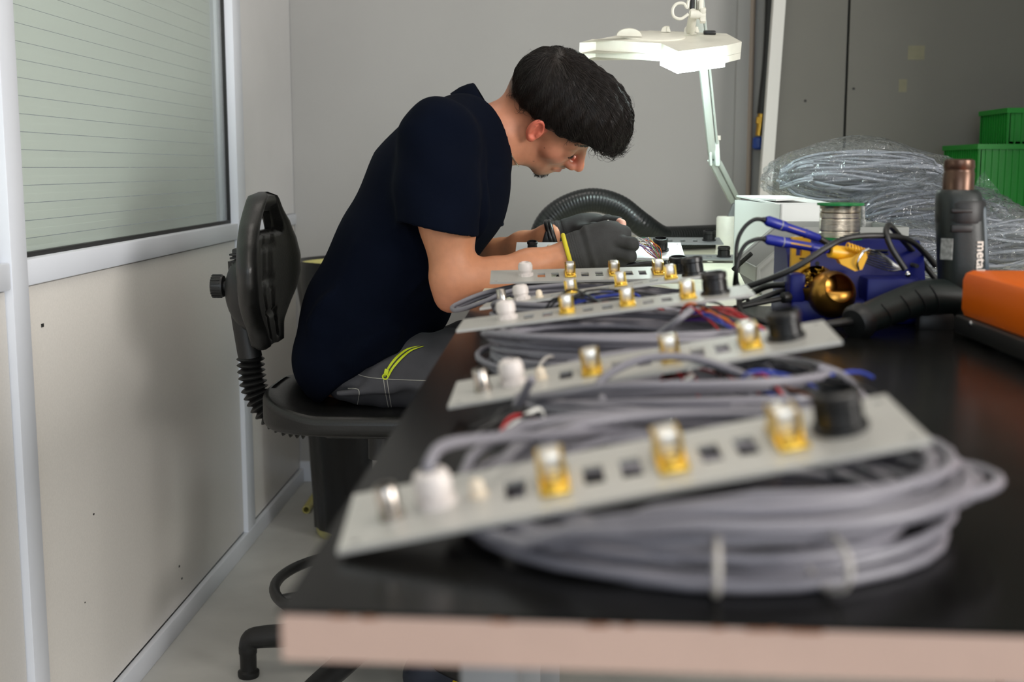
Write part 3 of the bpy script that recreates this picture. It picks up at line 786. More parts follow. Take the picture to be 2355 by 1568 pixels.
# clear bags stuffed with grey cable bundles
mat('cable_pale', (128, 131, 138), .45, var=(20, .06))
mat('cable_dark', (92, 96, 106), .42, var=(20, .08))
def cable_bag(lab, c, size, yaw, seed, tail=None, n=46, m='cable_pale'):
    rnd = random.Random(seed); t = thing('cable_bag', lab, 'bag', (c[0], c[1], c[2] - size[2] / 2), 'clear bags of grey cable')
    R = rotz(yaw); c = np.array(c, float); b = MB()
    for k in range(n):
        # elongated hank: nearly parallel strands that bow and turn back at the ends
        y = rnd.uniform(-1, 1); zz = rnd.uniform(-1, 1); rr = math.hypot(y, zz)
        if rr > 1: y /= rr; zz /= rr
        pts = []
        for s in np.linspace(-1, 1, 15):
            e = math.sqrt(max(0, 1 - (abs(s) ** 2.6)))
            pts.append((s * size[0] * (.40 + .07 * math.sin(k * 2.1)), y * size[1] * .42 * (.35 + .65 * e) + .02 * math.sin(2.2 * s + k), zz * size[2] * .42 * (.25 + .75 * e) + .012 * math.sin(1.8 * s + k * 1.7) * e))
        b.tube(np.array(pts) @ R.T + c, .0033, 6)
    for k in range(7):
        sg = rnd.choice((-1, 1)); zz = rnd.uniform(-.5, .6) * size[2] * .4
        pts = [(sg * size[0] * (.30 + .15 * math.sin(q)), size[1] * .32 * math.cos(q), zz + .01 * math.cos(2 * q)) for q in np.linspace(0, math.pi, 14)]
        b.tube(np.array(pts) @ R.T + c, .0033, 6)
    b.build('cable_hank', m, t, 60)['kind'] = 'stuff'
    # film
    nu, nv = 64, 36; v = []; f = []
    sd = Vector((seed * 7.1, seed * 3.3, 0))
    for i in range(nv + 1):
        ph = -math.pi / 2 + math.pi * i / nv
        for j in range(nu):
            th = 2 * math.pi * j / nu
            sx = lambda q, e: math.copysign(abs(q) ** e, q)
            p = Vector((sx(math.cos(ph), .7) * sx(math.cos(th), .7), sx(math.cos(ph), .7) * sx(math.sin(th), .8), sx(math.sin(ph), .9)))
            k = 1 + .10 * mnoise.noise(p * 2.2 + sd) + .055 * mnoise.noise(p * 6 + sd) + .05 * abs(mnoise.noise(p * 11 + sd))
            kz = k * (1 + (.45 * math.exp(-((p.x + .1) / .45) ** 2) if p.z > 0 else 0))
            v.append((p.x * size[0] * .55 * k, p.y * size[1] * .53 * k, p.z * size[2] * .50 * kz))
    for i in range(nv):
        for j in range(nu): f.append((i * nu + j, i * nu + (j + 1) % nu, (i + 1) * nu + (j + 1) % nu, (i + 1) * nu + j))
    vv = np.array(v) @ R.T + c
    vv[:, 2] = np.maximum(vv[:, 2], c[2] - size[2] * .5)
    MB().add(vv, f).build('plastic_film', 'bag_film', t, 25)
    if tail is not None:
        p = np.array(tail[0]); q = np.array(tail[1]); b = MB(); rows = 9; cols_ = 12; v = []; f = []
        d = (q - p); side = np.cross(d, (0, 1, .2)); side /= np.linalg.norm(side)
        for i in range(rows):
            s = i / (rows - 1)
            for j in range(cols_):
                u = j / (cols_ - 1) * 2 - 1
                v.append(p + d * s + side * u * (.018 + .045 * s) + np.array([0, 1, 0]) * .012 * math.sin(u * 5 + s * 6 + seed))
        for i in range(rows - 1):
            for j in range(cols_ - 1): f.append((i * cols_ + j, i * cols_ + j + 1, (i + 1) * cols_ + j + 1, (i + 1) * cols_ + j))
        b.add(np.array(v), f).build('bag_mouth', 'bag_film', t, 60)
    return t
cable_bag('flat bag of grey cable lying under the other bags on the cream bench', (.93, 2.92, ZT + .05), (.5, .32, .10), .1, 21, n=40)
cable_bag('topmost clear bag of grey cable, lying over the white box', A(1985, 408, 2.8), (.40, .22, .125), -.06, 22, n=64)
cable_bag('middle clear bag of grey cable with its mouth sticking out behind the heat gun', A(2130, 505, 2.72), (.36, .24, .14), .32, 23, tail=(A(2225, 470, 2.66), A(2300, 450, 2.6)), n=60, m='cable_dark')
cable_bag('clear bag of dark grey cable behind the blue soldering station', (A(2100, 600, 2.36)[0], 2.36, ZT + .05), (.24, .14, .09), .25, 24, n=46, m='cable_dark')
cable_bag('rightmost clear bag of grey cable beside the heat gun', A(2300, 560, 2.55), (.24, .2, .12), -.2, 25, n=40)
cable_bag('small bag of cable under the topmost bag, beside the cardboard box', (.80, 2.62, ZT + .045), (.24, .2, .09), .2, 27, n=30)
tag(MB().cyl(A(1818, 385, 2.95), A(1840, 410, 2.9), .003, n=8).build('yellow_stick', 'tube_yellow'), 'thin yellow stick poking out behind the topmost bag', 'stick')

# solder spool on the station
YSF = 1.70
zst = A(1950, 552, YSF + .1)[2]
sp = thing('solder_spool', 'solder wire spool with green flanges standing on the soldering station', 'spool', A(1932, 553, 1.82))
xs = A(1932, 500, 1.82)[0]; rs = .0325
z_a = zst; z_b = A(1932, 467, 1.82)[2]
MB().lathe([(rs, 0), (rs, .003)], 32, None, (xs, 1.82, z_a)).build('flange', 'spool_green', sp)
MB().lathe([(rs + .001, 0), (rs + .001, .003), (rs - .01, .0035)], 32, None, (xs, 1.82, z_b - .003)).build('flange', 'spool_green', sp)
pr = []
nz = 46
for k in range(nz + 1):
    s = k / nz; r = rs - .0035 + .0006 * math.sin(k * math.pi) + (.0007 if k % 2 else 0) - (.0015 if k in (9, 27, 36) else 0)
    pr.append((r, .003 + s * (z_b - z_a - .006)))
MB().lathe(pr, 32, None, (xs, 1.82, z_a)).build('wire_winding', 'tin_wire', sp, 60)
tag(MB().cyl(np.array([A(1985, 534, 2.2)[0], 2.2, ZT + .004]), A(1985, 505, 2.2), .005, n=10).cyl(A(1985, 505, 2.2), A(1984, 474, 2.2), .0036, .004, n=10).build('marker_pen', 'label_grey'), 'slim grey marker standing upright in the grey bin behind the spool', 'pen')

# soldering station
st = thing('soldering_station', 'blue and yellow soldering station with brass tip cleaner', 'soldering station', (.4, YSF + .1, ZT))
sx0, sx1 = A(1818, 700, YSF)[0], A(2112, 700, YSF)[0]
zlo = A(1900, 640, YSF)[2]
MB().bb((sx0, YSF, ZT), (sx1 + .004, YSF + .16, ZT + .034), .006).build('base', 'blue_plastic', st)
Rl = np.array([[0, 0, 1.], [1, 0, 0], [0, 1, 0]])   # local x->world y, y->z, z->x
prof = [(YSF + .035, .03), (YSF + .165, .03), (YSF + .165, zst - ZT), (YSF + .085, zst - ZT), (YSF + .06, .092)]
MB().prism(prof, sx0 + .004, A(2112, 600, YSF + .085)[0], Rl, (0, 0, ZT)).build('housing', 'blue_plastic', st)
MB().bb((sx0 - .002, YSF + .0, ZT + .03), (sx0 + .02, YSF + .05, ZT + .07), .004).build('side_cheek', 'blue_plastic', st)
# sloped holder plate on the right with screw
hp = [A(1985, 650, YSF + .01), A(2112, 618, YSF + .02), A(2112, 735, YSF + .0), A(1985, 735, YSF + .0)]
ctr = sum(hp) / 4
MB().box((A(2050, 690, YSF)[0], YSF + .02, A(2050, 690, YSF)[2]), (A(2110, 690, YSF)[0] - A(1990, 690, YSF)[0], .05, A(2050, 632, YSF)[2] - A(2050, 735, YSF)[2]), None, .004).build('holder_block', 'blue_plastic', st)
q = A(2089, 631, YSF - .006); MB().lathe([(.004, 0), (.004, .002), (.002, .0035)], 12, frame((0, -1, 0)), q + [0, .003, 0]).build('screw', 'chrome', st)
q = A(2095, 608, YSF + .06); MB().cyl(q, q + [0, -.03, 0], .003, n=10).build('screw', 'hole_dark', st)
q = A(1878, 605, YSF + .06); MB().cyl(q + [0, .02, 0], q + [0, -.006, 0], .003, n=10).build('screw', 'hole_dark', st)
# vents
for k in range(3):
    q = A(2015, 575 + k * 8, YSF + .07); MB().box(q, (.03, .02, .002)).build('vent_slot', 'hole_dark', st)
q = A(2086, 731, YSF - .001); MB().cyl(q + [0, .004, 0], q + [0, -.001, 0], .002, n=10).build('indicator_lamp', 'led_red', st)
# yellow label plate with a cut-out
lq = A(1839, 590, YSF + .045)
lw, lh = .026, .055
MB().plate(-lw / 2, lw / 2, -lh / 2, lh / 2, -.003, .01, [(-lw / 2 + .006, -lw / 2 + .014, lh / 2 - .026, lh / 2 - .012)], Rxz, lq + [0, 0, 0]).build('label_plate', 'label_yellow', st)
lt = MB()
for k in range(2): lt.box(lq + [.003, -.0105, -.002 - k * .007], (.010 - k * .004, .0006, .002))
lt.build('label_print', 'hole_dark', st)
# brass ball tip cleaner with tilted mouth, plus opening with shavings
bc = A(1913, 676, YSF - .002); br = .0325
cup = thing('tip_cleaner', 'round brass tip cleaner with tilted opening in front of the soldering station', 'tip cleaner', (bc[0], bc[1], ZT + .034))
def ballprof(r, ao):
    return [(r * math.sin(a), -r * math.cos(a)) for a in np.linspace(.35, math.pi - ao, 22)]
ax = np.array([.21, -.90, .40]); Rb = frame(ax)
pf = ballprof(br, .72); pin = [(a * .93, z * .93) for a, z in ballprof(br, .74)][::-1]
MB().lathe(pf + [(pf[-1][0] - .001, pf[-1][1] + .002)] , 40, Rb, bc, cap=False).build('ball', 'gold_ball', cup, 50)
MB().lathe([(pf[-1][0] - .0012, pf[-1][1] + .001)] + pin, 40, Rb, bc, cap=False).build('inner_cup', 'brown_inside', cup, 50)
MB().lathe([(br * .90, 0), (br * .93, .004), (br * .93, .014), (br * .86, .018)], 32, None, (bc[0], bc[1], ZT + .030)).build('foot_ring', 'gold_ball', cup)
ax2 = np.array([-.50, -.52, .70]); Rb2 = frame(ax2); bc2 = bc + np.array([-.017, .020, .009])
MB().lathe([(a * .88, z * .88) for a, z in ballprof(br, .80)], 36, Rb2, bc2, cap=False).build('side_hood', 'gold_ball', cup, 50)
sh = MB(); rnd = random.Random(3)
for k in range(40):
    c_ = bc2 + Rb2 @ np.array([rnd.uniform(-1, 1) * .017, rnd.uniform(-1, 1) * .017, .012 + rnd.uniform(-.006, .008)])
    rr = rnd.uniform(.0025, .004); a1 = rnd.random() * 6; nn = frame(np.array([rnd.uniform(-1, 1), rnd.uniform(-1, 1), rnd.uniform(-1, 1)]) + 1e-3)
    sh.tube([c_ + nn @ np.array([rr * math.cos(q), rr * math.sin(q), .001 * q]) for q in np.linspace(0, 5.5, 10)], .0006, 4)
sh.build('brass_shavings', 'sponge_gold', cup)['kind'] = 'stuff'

# two blue soldering handles resting in the yellow holder
def iron(lab, a, b_, c_, cordpts):
    t = thing('soldering_iron', lab, 'soldering iron', a)
    a = np.array(a); b_ = np.array(b_); R = frame(b_ - a); L = np.linalg.norm(b_ - a)
    MB().lathe([(.0035, 0), (.0055, .003), (.0062, L * .25), (.0066, L * .27), (.006, L * .28), (.006, L * .62), (.0072, L * .66), (.0072, L * .95), (.005, L)], 18, R, a).build('grip', 'iron_blue', t)
    MB().lathe([(.0073, 0), (.0073, .0014)], 18, R, a + (b_ - a) * .72).build('ring', 'label_grey', t)
    pr_ = MB(); f_ = R
    pr_.box(a + (b_ - a) * .45 + np.array([0, -.0060, .001]), (.03, .0006, .002), np.array(Matrix.Rotation(-.25, 3, 'Y').inverted()) if False else np.stack([(b_ - a) / L, np.cross(np.cross((b_ - a) / L, [0, -1, 0]), (b_ - a) / L), np.cross((b_ - a) / L, [0, -1, 0])], 1))
    pr_.build('print', 'plain_text', t)
    MB().cyl(a, c_, .0045, .0035, 14).build('shaft', c_ is not None and 'black_plastic', t)
    MB().tube(smooth_path([b_] + cordpts, 60), [.0038] * 4 + [.0028] * (len(smooth_path([b_] + cordpts, 60)) - 4), 10).build('cord', 'black_rubber', t)
    return t
YI = YSF - .012
iron('upper blue soldering handle with a long black cord', A(1885, 548, YI + .03), A(1760, 506, YI), A(1955, 590, YI + .05), [A(1735, 505, YI), A(1710, 525, YI), A(1695, 560, YI), A(1693, 620, YI), A(1697, 655, YI + .02), A(1720, 690, YI - .02)])
iron('lower blue soldering handle resting in the yellow holder', A(1905, 575, YI), A(1760, 550, YI - .02), A(1960, 590, YI + .03), [A(1740, 550, YI - .02), A(1715, 562, YI - .02), A(1700, 590, YI - .02), A(1692, 630, YI - .02), A(1690, 665, YI), A(1700, 695, YI - .03)])
yh = thing('iron_holder', 'yellow plastic holder with wire spring on the soldering station', 'holder', A(1940, 600, YI))
p0, p1 = A(1908, 578, YI), A(1975, 588, YI + .015)
MB().lathe([(.0085, 0), (.0095, .01), (.0105, np.linalg.norm(p1 - p0) * .7), (.012, np.linalg.norm(p1 - p0))], 20, frame(p1 - p0), p0).build('sleeve', 'yellow_plastic', yh)
pl_ = [A(1925, 596, YI), A(1955, 590, YI), A(1985, 572, YI), A(1990, 590, YI), A(1978, 618, YI), A(1962, 622, YI), A(1930, 606, YI)]
c_ = pl_[0]; MB().prism([(p[0], p[2]) for p in pl_][::-1], -.012, .012, Rxz, (0, YI, 0)).build('bracket', 'yellow_plastic', yh)
for k in range(6):
    cc = A(1950 + k * 7, 566 + k * 2.5, YI - .004); R_ = frame(p1 - p0)
    MB().tube([cc + R_ @ np.array([.0042 * math.cos(q), .0042 * math.sin(q), 0]) for q in np.linspace(0, 6.28, 12, endpoint=False)], .0013, 5, closed=True).build('coil_turn', 'yellow_plastic', yh)
sw = MB()
for k in range(7):
    s = k / 6
    sw.tube(smooth_path([A(1985, 572 + k * 5, YI), A(2020 + k * 4, 580 + k * 7, YI - .006), A(2062 + s * 18, 610 + s * 8, YI)], 14), .0011, 5)
sw.build('wire_guard', 'chrome', yh)
MB().tube(smooth_path([A(1975, 620, YI - .012), A(1972, 603, YI - .016), A(1985, 580, YI - .016), A(1998, 572, YI - .012)], 20), .0016, 6).build('clip', 'chrome', yh)

# black cables trailing round the station
def cable(lab, pts, r=.0038, m='black_rubber', plug=None, name='power_cable'):
    t = tag(MB().tube(smooth_path(pts, 80), r, 10).build(name, m), lab, 'cable', 'black cables around the soldering station'); return t
cable('black cable arching over the soldering station to the right', [A(1690, 668, 1.66), A(1760, 645, 1.64), A(1830, 615, 1.63), A(1900, 570, 1.64), A(1950, 547, 1.66), A(2030, 542, 1.68), A(2090, 552, 1.72), A(2130, 585, 1.76), A(2150, 610, 1.78)], .0042)
cable('black cable looping up behind the station and down to its front plate', [A(2150, 640, 1.80), A(2110, 590, 1.78), A(2070, 545, 1.74), A(2045, 518, 1.70), A(2038, 535, 1.68), A(2050, 570, 1.675), A(2082, 620, 1.672)], .0042)
cable('upper black lead plugged into the left of the station', [A(1700, 690, 1.8), A(1760, 660, 1.76), A(1800, 655, 1.74), A(1822, 655, 1.745)], .0045)
cable('middle black lead running to the left of the station', [A(1700, 705, 1.72), A(1740, 690, 1.72), A(1790, 672, 1.73), A(1824, 668, 1.745)], .0042)
cable('lower black lead with stub plug at the station', [A(1690, 708, 1.66), A(1740, 698, 1.68), A(1790, 688, 1.70), A(1832, 682, 1.72)], .0038)
cable('black lead curling low over the bench before the station', [A(1700, 690, 1.66), A(1705, 715, 1.62), A(1740, 735, 1.58), A(1800, 748, 1.57), A(1890, 748, 1.57)], .004)
pt_ = thing('cable_plug', 'black barrel plug pushed into the left side of the soldering station', 'plug', A(1815, 682, 1.7))
MB().lathe([(.004, 0), (.0075, .002), (.008, .012), (.0065, .014), (.0065, .032)], 16, frame(A(1835, 681, 1.712) - A(1795, 686, 1.70)), A(1797, 685, 1.70)).build('barrel', 'black_plastic', pt_)
tag(MB().cyl(A(1686, 620, 2.2), A(1728, 583, 2.18), .004, n=10).build('plastic_sleeve', 'gun_black'), 'thin dark sleeve stick leaning by the white cardboard box', 'stick')

# heat gun standing on its tail
hg = thing('heat_gun', 'dark green heat gun standing upright with brown metal nozzle', 'heat gun', A(2200, 760, 1.68))
YG = 1.68
gx = lambda px, py: A(px, py, YG)
axp = [(2216, 770, 44), (2216, 740, 48), (2214, 690, 52), (2213, 650, 53), (2212, 600, 53), (2210, 540, 53), (2208, 500, 53), (2206, 470, 51), (2204, 445, 48), (2203, 436, 41)]
P = [gx(a, b_) for a, b_, _ in axp]; sc = YG / FOC
base = P[0].copy(); base[2] = ZT + .001; P[0] = base
v = []; f = []; n = 28
for (p, (_, _, r)) in zip(P, axp):
    for i in range(n):
        a = 2 * math.pi * i / n
        ca, sa = math.cos(a), math.sin(a); e = .8
        v.append(p + np.array([r * sc * math.copysign(abs(ca) ** e, ca), r * sc * .95 * math.copysign(abs(sa) ** e, sa), 0]))
for k in range(len(P) - 1):
    for i in range(n): f.append((k * n + i, k * n + (i + 1) % n, (k + 1) * n + (i + 1) % n, (k + 1) * n + i))
f.append(tuple(range(n - 1, -1, -1))); f.append(tuple(range((len(P) - 1) * n, len(P) * n)))
MB().add(np.array(v), f).build('housing', 'gun_green', hg, 50)
MB().lathe([(.0315, 0), (.0325, .004), (.0318, .026), (.030, .03)], 28, None, gx(2208, 512)).build('front_collar', 'gun_black', hg)
vs = MB()
for k in range(2):
    vs.box(gx(2195, 523 - k * 40) + [0, -.030, 0], (.028, .006, .010 - k * .004), None, .002)
vs.build('vent_ridge', 'gun_black', hg)
q = gx(2250, 570); MB().box(q + [-.004, 0, 0], (.024, .046, .12), np.array(Matrix.Rotation(-.10, 3, 'Y')), .008).build('side_shell', 'gun_blue', hg)
zn = gx(2203, 440)[2]
MB().lathe([(.0205, 0), (.0205, .024), (.0195, .026), (.0195, .030), (.0205, .0315), (.0195, .041), (.016, .043), (.015, .043), (.015, .02)], 28, None, (gx(2203, 440)[0], YG, zn)).build('nozzle', 'nozzle', hg)
# lettering down the barrel
fc = bpy.data.curves.new('lettering', 'FONT'); fc.body = 'metabo'; fc.size = .0185; fc.extrude = .0006; fc.align_x = 'LEFT'; fc.offset = .0003
fo = bpy.data.objects.new('tmp', fc); col.objects.link(fo)
bpy.context.view_layer.update()
tm = bpy.data.meshes.new_from_object(fo.evaluated_get(bpy.context.evaluated_depsgraph_get())); bpy.data.objects.remove(fo)
tm.name = 'lettering'; tm.materials.clear(); tm.materials.append(MATS['metabo_letter'])
q = gx(2231, 551)
Rt = np.stack([np.array([0.02, 0, -1.]), np.array([.97, .24, 0]), np.array([.24, -.97, 0])], 1)
place('lettering', tm, m4(Rt, q + np.array([0, -.0298, 0])), hg)
q = gx(2162, 570); MB().box(q + [.002, -.022, 0], (.016, .002, .028), rotz(-.75)).build('rating_label', 'label_grey', hg)
# handle with grip ridges, end collar
h0, h1 = A(2185, 685, YG - .01), A(1982, 737, YG - .10)
hp_ = smooth_path([h0, A(2125, 684, YG - .03), A(2060, 704, YG - .06), h1], 26)
MB().tube(hp_, np.linspace(.0255, .0195, len(hp_)), 20).build('handle', 'gun_green', hg, 60)
Rh = frame(h1 - hp_[-4])
MB().lathe([(.019, 0), (.0235, .004), (.0235, .015), (.019, .021), (.008, .023)], 24, Rh, h1 - Rh[:, 2] * .004).build('end_collar', 'gun_black', hg)
for k in range(4):
    i = 8 + k * 4; Rk = frame(hp_[i + 1] - hp_[i]); r = np.linspace(.0255, .0195, len(hp_))[i] + .0004
    MB().tube([hp_[i] + Rk @ np.array([r * math.cos(a), r * math.sin(a), .005 * math.sin(2 * a)]) for a in np.linspace(-2.6, .9, 16)], .0012, 5).build('grip_ridge', 'gun_black', hg)
MB().tube(smooth_path([h1, A(1930, 743, YG - .12), A(1870, 752, YG - .13), A(1800, 760, YG - .15)], 24), .006, 10).build('cord', 'black_rubber', hg)

# orange box on black base
ob = thing('orange_device', 'orange metal device on a black base at the right picture edge', 'device', (.62, 1.3, ZT))
XO = A(2205, 700, 1.58)[0]; ztop = A(2215, 620, 1.58)[2]; zm = A(2203, 728, 1.58)[2]
MB().bb((XO, .98, zm), (XO + .24, 1.58, ztop), .012).build('cover', 'orange_paint', ob, 30)
MB().bb((XO - .004, .97, ZT + .006), (XO + .24, 1.585, zm + .002), .003).build('base', 'base_black', ob)
for yy in (1.03, 1.52):
    for xx in (XO + .02, XO + .2):
        MB().lathe([(.009, 0), (.008, .007)], 14, None, (xx, yy, ZT)).build('foot', 'base_black', ob)
q = onx(2233, 745, XO - .004); MB().lathe([(.004, 0), (.003, .002)], 12, frame((-1, 0, 0)), q).build('screw', 'chrome', ob)
tag(MB().box(A(2150, 740, 1.66), (.05, .02, .03), None, .008).build('foil_pouch', 'gun_black'), 'small dark pouch between the soldering station and the heat gun', 'pouch')

# ------------------------------------------------------------------ extraction hose
hs = thing('extraction_hose', 'black corrugated extraction hose arching behind the gloved hands', 'hose', A(1400, 560, 3.2))
YH = 3.15
ctrl = [A(1252, 600, YH), A(1243, 555, YH), A(1262, 508, YH), A(1305, 475, YH), A(1362, 460, YH), A(1420, 474, YH), A(1472, 513, YH), A(1522, 546, YH + .05), A(1585, 560, YH + .1), A(1660, 566, YH + .18)]
hp_ = smooth_path(ctrl, 430); L_ = np.r_[0, np.cumsum(np.linalg.norm(np.diff(hp_, axis=0), axis=1))]
n_ = int(L_[-1] / .002); hp_ = np.stack([np.interp(np.linspace(0, L_[-1], n_), L_, hp_[:, i]) for i in range(3)], 1)
rr = np.array([.0304, .0311, .0311, .0304])[np.arange(n_) % 4]
hp_[:, 2] = np.maximum(hp_[:, 2], ZT + .033)
MB().tube(hp_, rr, 28).build('corrugated_tube', 'hose_black', hs, 60)

# ------------------------------------------------------------------ magnifier lamp
lp = thing('magnifier_lamp', 'white magnifier lamp on a jointed arm above the bright panel', 'lamp', A(1665, 560, 3.2))
YL = 2.62
LC = A(1545, 95, YL); LN = np.array([.03, -.265, .964]); LN /= np.linalg.norm(LN)
out = [(1333, 98), (1362, 90), (1521, 100), (1561, 118), (1672, 104), (1706, 96), (1671, 77), (1495, 70), (1462, 73)]
PT3 = [onplane(x, y, LC, LN) for x, y in out]
lx = np.array([1., 0, 0]); lx -= LN * (lx @ LN); lx /= np.linalg.norm(lx); ly = np.cross(LN, lx); RL = np.stack([lx, ly, LN], 1)
pol = [((p - LC) @ lx, (p - LC) @ ly) for p in PT3]
cen = np.mean(pol, 0)
MB().prism(pol, -.022, 0, RL, LC).build('head_shell', 'lamp_white', lp, 0)
MB().prism(pol, -.036, -.0225, RL, LC).build('lower_shell', 'lamp_white', lp, 0)
lc2 = ((onplane(1500, 84, LC, LN) - LC) @ lx, (onplane(1500, 84, LC, LN) - LC) @ ly)
LD = LC + RL @ np.array([lc2[0], lc2[1], .0])
MB().lathe([(.070, 0), (.070, .002), (.068, .003)], 48, RL @ np.diag([1, .8, 1]), LD).build('lens_cover', 'lamp_white', lp)
tb = onplane(1447, 82, LC + LN * .006, LN)
MB().prism([(.026 * math.cos(a), .015 * math.sin(a)) for a in np.linspace(0, math.pi, 16)], -.004, .004, np.stack([lx, LN, -ly], 1), tb).build('thumb_tab', 'lamp_white', lp)
for px, py in [(1531, 73), (1597, 74)]:
    c_ = onplane(px, py, LC + LN * .004, LN)
    MB().prism([(.010 * math.cos(a), .012 * math.sin(a)) for a in np.linspace(0, math.pi, 14)], -.003, .003, np.stack([lx, LN, -ly], 1), c_).box(c_ + LN * .006 + lx * .004, (.007, .010, .012), RL, .002).build('hinge_clip', 'lamp_white', lp)
c_ = onplane(1632, 75, LC + LN * .004, LN); MB().box(c_, (.026, .014, .008), RL, .002).build('switch', 'knob_black', lp)
# lit diffuser under the front right corner
dq = [(1521, 104), (1561, 122), (1672, 108), (1672, 96), (1560, 100), (1530, 97)]
dpol = [((onplane(x, y, LC, LN) - LC) @ lx, (onplane(x, y, LC, LN) - LC) @ ly) for x, y in dq]
dpol = [tuple(cen + (np.array(p) - cen) * .99) for p in dpol]
MB().prism(dpol, -.0405, -.0215, RL, LC).build('diffuser', 'lamp_glow', lp, 0)
MB().lathe([(.058, -.0385), (.062, -.0355)], 40, RL, LC + RL @ np.array([lc2[0] + .03, lc2[1], 0])).build('underside_diffuser', 'lamp_glow', lp, 0)
# pivot, knobs, cable loop
pv = onplane(1588, 72, LC + LN * .004, LN); pt = A(1594, 28, YL + .02)
MB().lathe([(.014, 0), (.014, .003), (.0105, .004), (.0085, np.linalg.norm(pt - pv)), (.004, np.linalg.norm(pt - pv) + .003)], 20, frame(pt - pv), pv).build('pivot_cone', 'lamp_white', lp)
MB().cyl(A(1588, 32, YL + .02), A(1612, 34, YL + .02), .009, n=18).build('pivot_barrel', 'lamp_white', lp)
kx = A(1608, 36, YL + .02)
kb = MB().cyl(kx, kx + [.013, 0, 0], .008, n=16)
for a in (0, 2.09, 4.19): kb.box(kx + np.array([.007, .011 * math.cos(a), .011 * math.sin(a)]), (.012, .012, .010), np.array(Matrix.Rotation(a, 3, 'X')), .002)
kb.build('clamp_knob', 'lamp_white', lp)
kx = A(1612, 12, YL + .02); MB().box(kx, (.010, .018, .022), None, .003).build('clamp_knob', 'lamp_white', lp)
topj = A(1594, -75, YL + .06)
MB().box((A(1586, 5, YL + .02) + topj) / 2, (.008, .016, np.linalg.norm(topj - A(1586, 25, YL + .02))), None, .002).box((A(1603, 5, YL + .02) + topj) / 2 + [.006, 0, 0], (.006, .016, np.linalg.norm(topj - A(1586, 25, YL + .02))), None, .002).build('fork', 'lamp_white', lp)
MB().box(A(1592, 12, YL + .03), (.010, .012, .03), None, .003).build('spring_housing', 'knob_black', lp)
MB().tube(smooth_path([A(1583, 32, YL), A(1566, 43, YL), A(1550, 38, YL), A(1547, 22, YL), A(1556, 9, YL), A(1572, 8, YL), A(1580, 18, YL), A(1583, 4, YL), A(1588, -20, YL), A(1592, -60, YL + .03)], 60), .0032, 8).build('cord', 'lamp_white', lp)
# arms
def beam(a, b_, w_, h_, nm, m, bev=.003):
    a = np.array(a); b_ = np.array(b_); R_ = frame(b_ - a, (0, 1, 0)); MB().box((a + b_) / 2, (w_, h_, np.linalg.norm(b_ - a)), R_, bev).build(nm, m, lp)
j1 = A(1643, 360, 3.0); j0 = A(1694, 462, 3.12)
beam(j1 + [-.006, 0, 0], topj, .018, .022, 'upper_arm', 'lamp_cool')
beam(j1 + [.010, .006, 0], topj + [.014, .004, 0], .006, .012, 'upper_rod', 'lamp_cool')
beam(j0 + [-.012, 0, 0], j1 + [-.008, 0, -.01], .014, .02, 'lower_arm', 'lamp_cool')
beam(j0 + [.006, .004, 0], j1 + [.010, .004, -.01], .012, .016, 'lower_rod', 'lamp_cool')
MB().box(A(1648, 352, 2.99), (.014, .03, .065), np.array(Matrix.Rotation(-.08, 3, 'Y')), .006).box(A(1633, 358, 2.99), (.006, .028, .05), np.array(Matrix.Rotation(-.08, 3, 'Y')), .003).build('elbow_cover', 'lamp_cool', lp)
MB().cyl(A(1650, 312, 2.99), A(1650, 322, 2.99), .008, n=14).build('elbow_cap', 'lamp_white', lp)
mz = A(1668, 497, 3.12); mb_ = mz.copy(); mb_[2] = ZT
MB().lathe([(.032, 0), (.032, .006), (.030, .008), (.030, mz[2] - ZT - .004), (.027, mz[2] - ZT)], 28, None, mb_ + [.008, 0, 0]).build('base_mount', 'lamp_white', lp)
beam(mz + [.01, 0, -.01], j0, .016, .016, 'mount_pin', 'steel_grey')
# ------------------------------------------------------------------ work chair
ch = thing('work_chair', 'black work chair with bellows and foot ring under the seated man', 'chair', (-.357, 2.42, 0))
YCH = 2.42; XC = A(870, 900, YCH)[0]
# backrest: curved shield with handle slot
zb0, zb1 = A(600, 795, YCH)[2], A(590, 441, YCH)[2]
XBK = A(618, 620, YCH)[0] - .012
hw = [(0, .062), (.06, .076), (.14, .09), (.22, .132), (.32, .182), (.44, .21), (.56, .212), (.68, .19), (.80, .148), (.89, .096), (.95, .066), (.985, .038), (1., .012)]
def hwf(s): return float(np.interp(s, [a for a, _ in hw], [b for _, b in hw]))
NS, NU = 40, 32
def bx_(u, s): return XBK + .75 * u * u - .012 * math.sin(math.pi * s) + .010 * (s - .5) ** 2
tfront = lambda e: .018 * math.sqrt(max(0, 1 - e ** 4)) + .004
cut = lambda u, s: (abs(u) < .06 and .78 < s < .88)
v = []; f = []
for side in (1, -1):
    for i in range(NS + 1):
        s = i / NS; h_ = hwf(s)
        for j in range(NU + 1):
            e = j / NU * 2 - 1; u = e * h_
            edge = max(abs(e), 0 if .02 < s < .98 else 1.0)
            groove = 0
            if side == 1 and abs(u) < .05 and .05 < s < .74:
                groove = .005 if (abs((s * 4.6) % 1 - .5) > .42 or abs(abs(u) - .03) < .006) else 0
            tt = (.016 * math.sqrt(max(0, 1 - edge ** 6)) + .004) - groove
            if abs(e) < .6 and .73 < s < .91: tt = min(tt, .007)
            rim = .006 * math.exp(-((abs(e) - .86) / .12) ** 2) if side == 1 else 0
            v.append((bx_(u, s) + side * (tt + rim), YCH + u, zb0 + (zb1 - zb0) * s))
W1 = NU + 1; O2 = (NS + 1) * W1
def iscut(i, j):
    s = (i + .5) / NS; e = (j + .5) / NU * 2 - 1; return abs(e) < .45 and .76 < s < .88
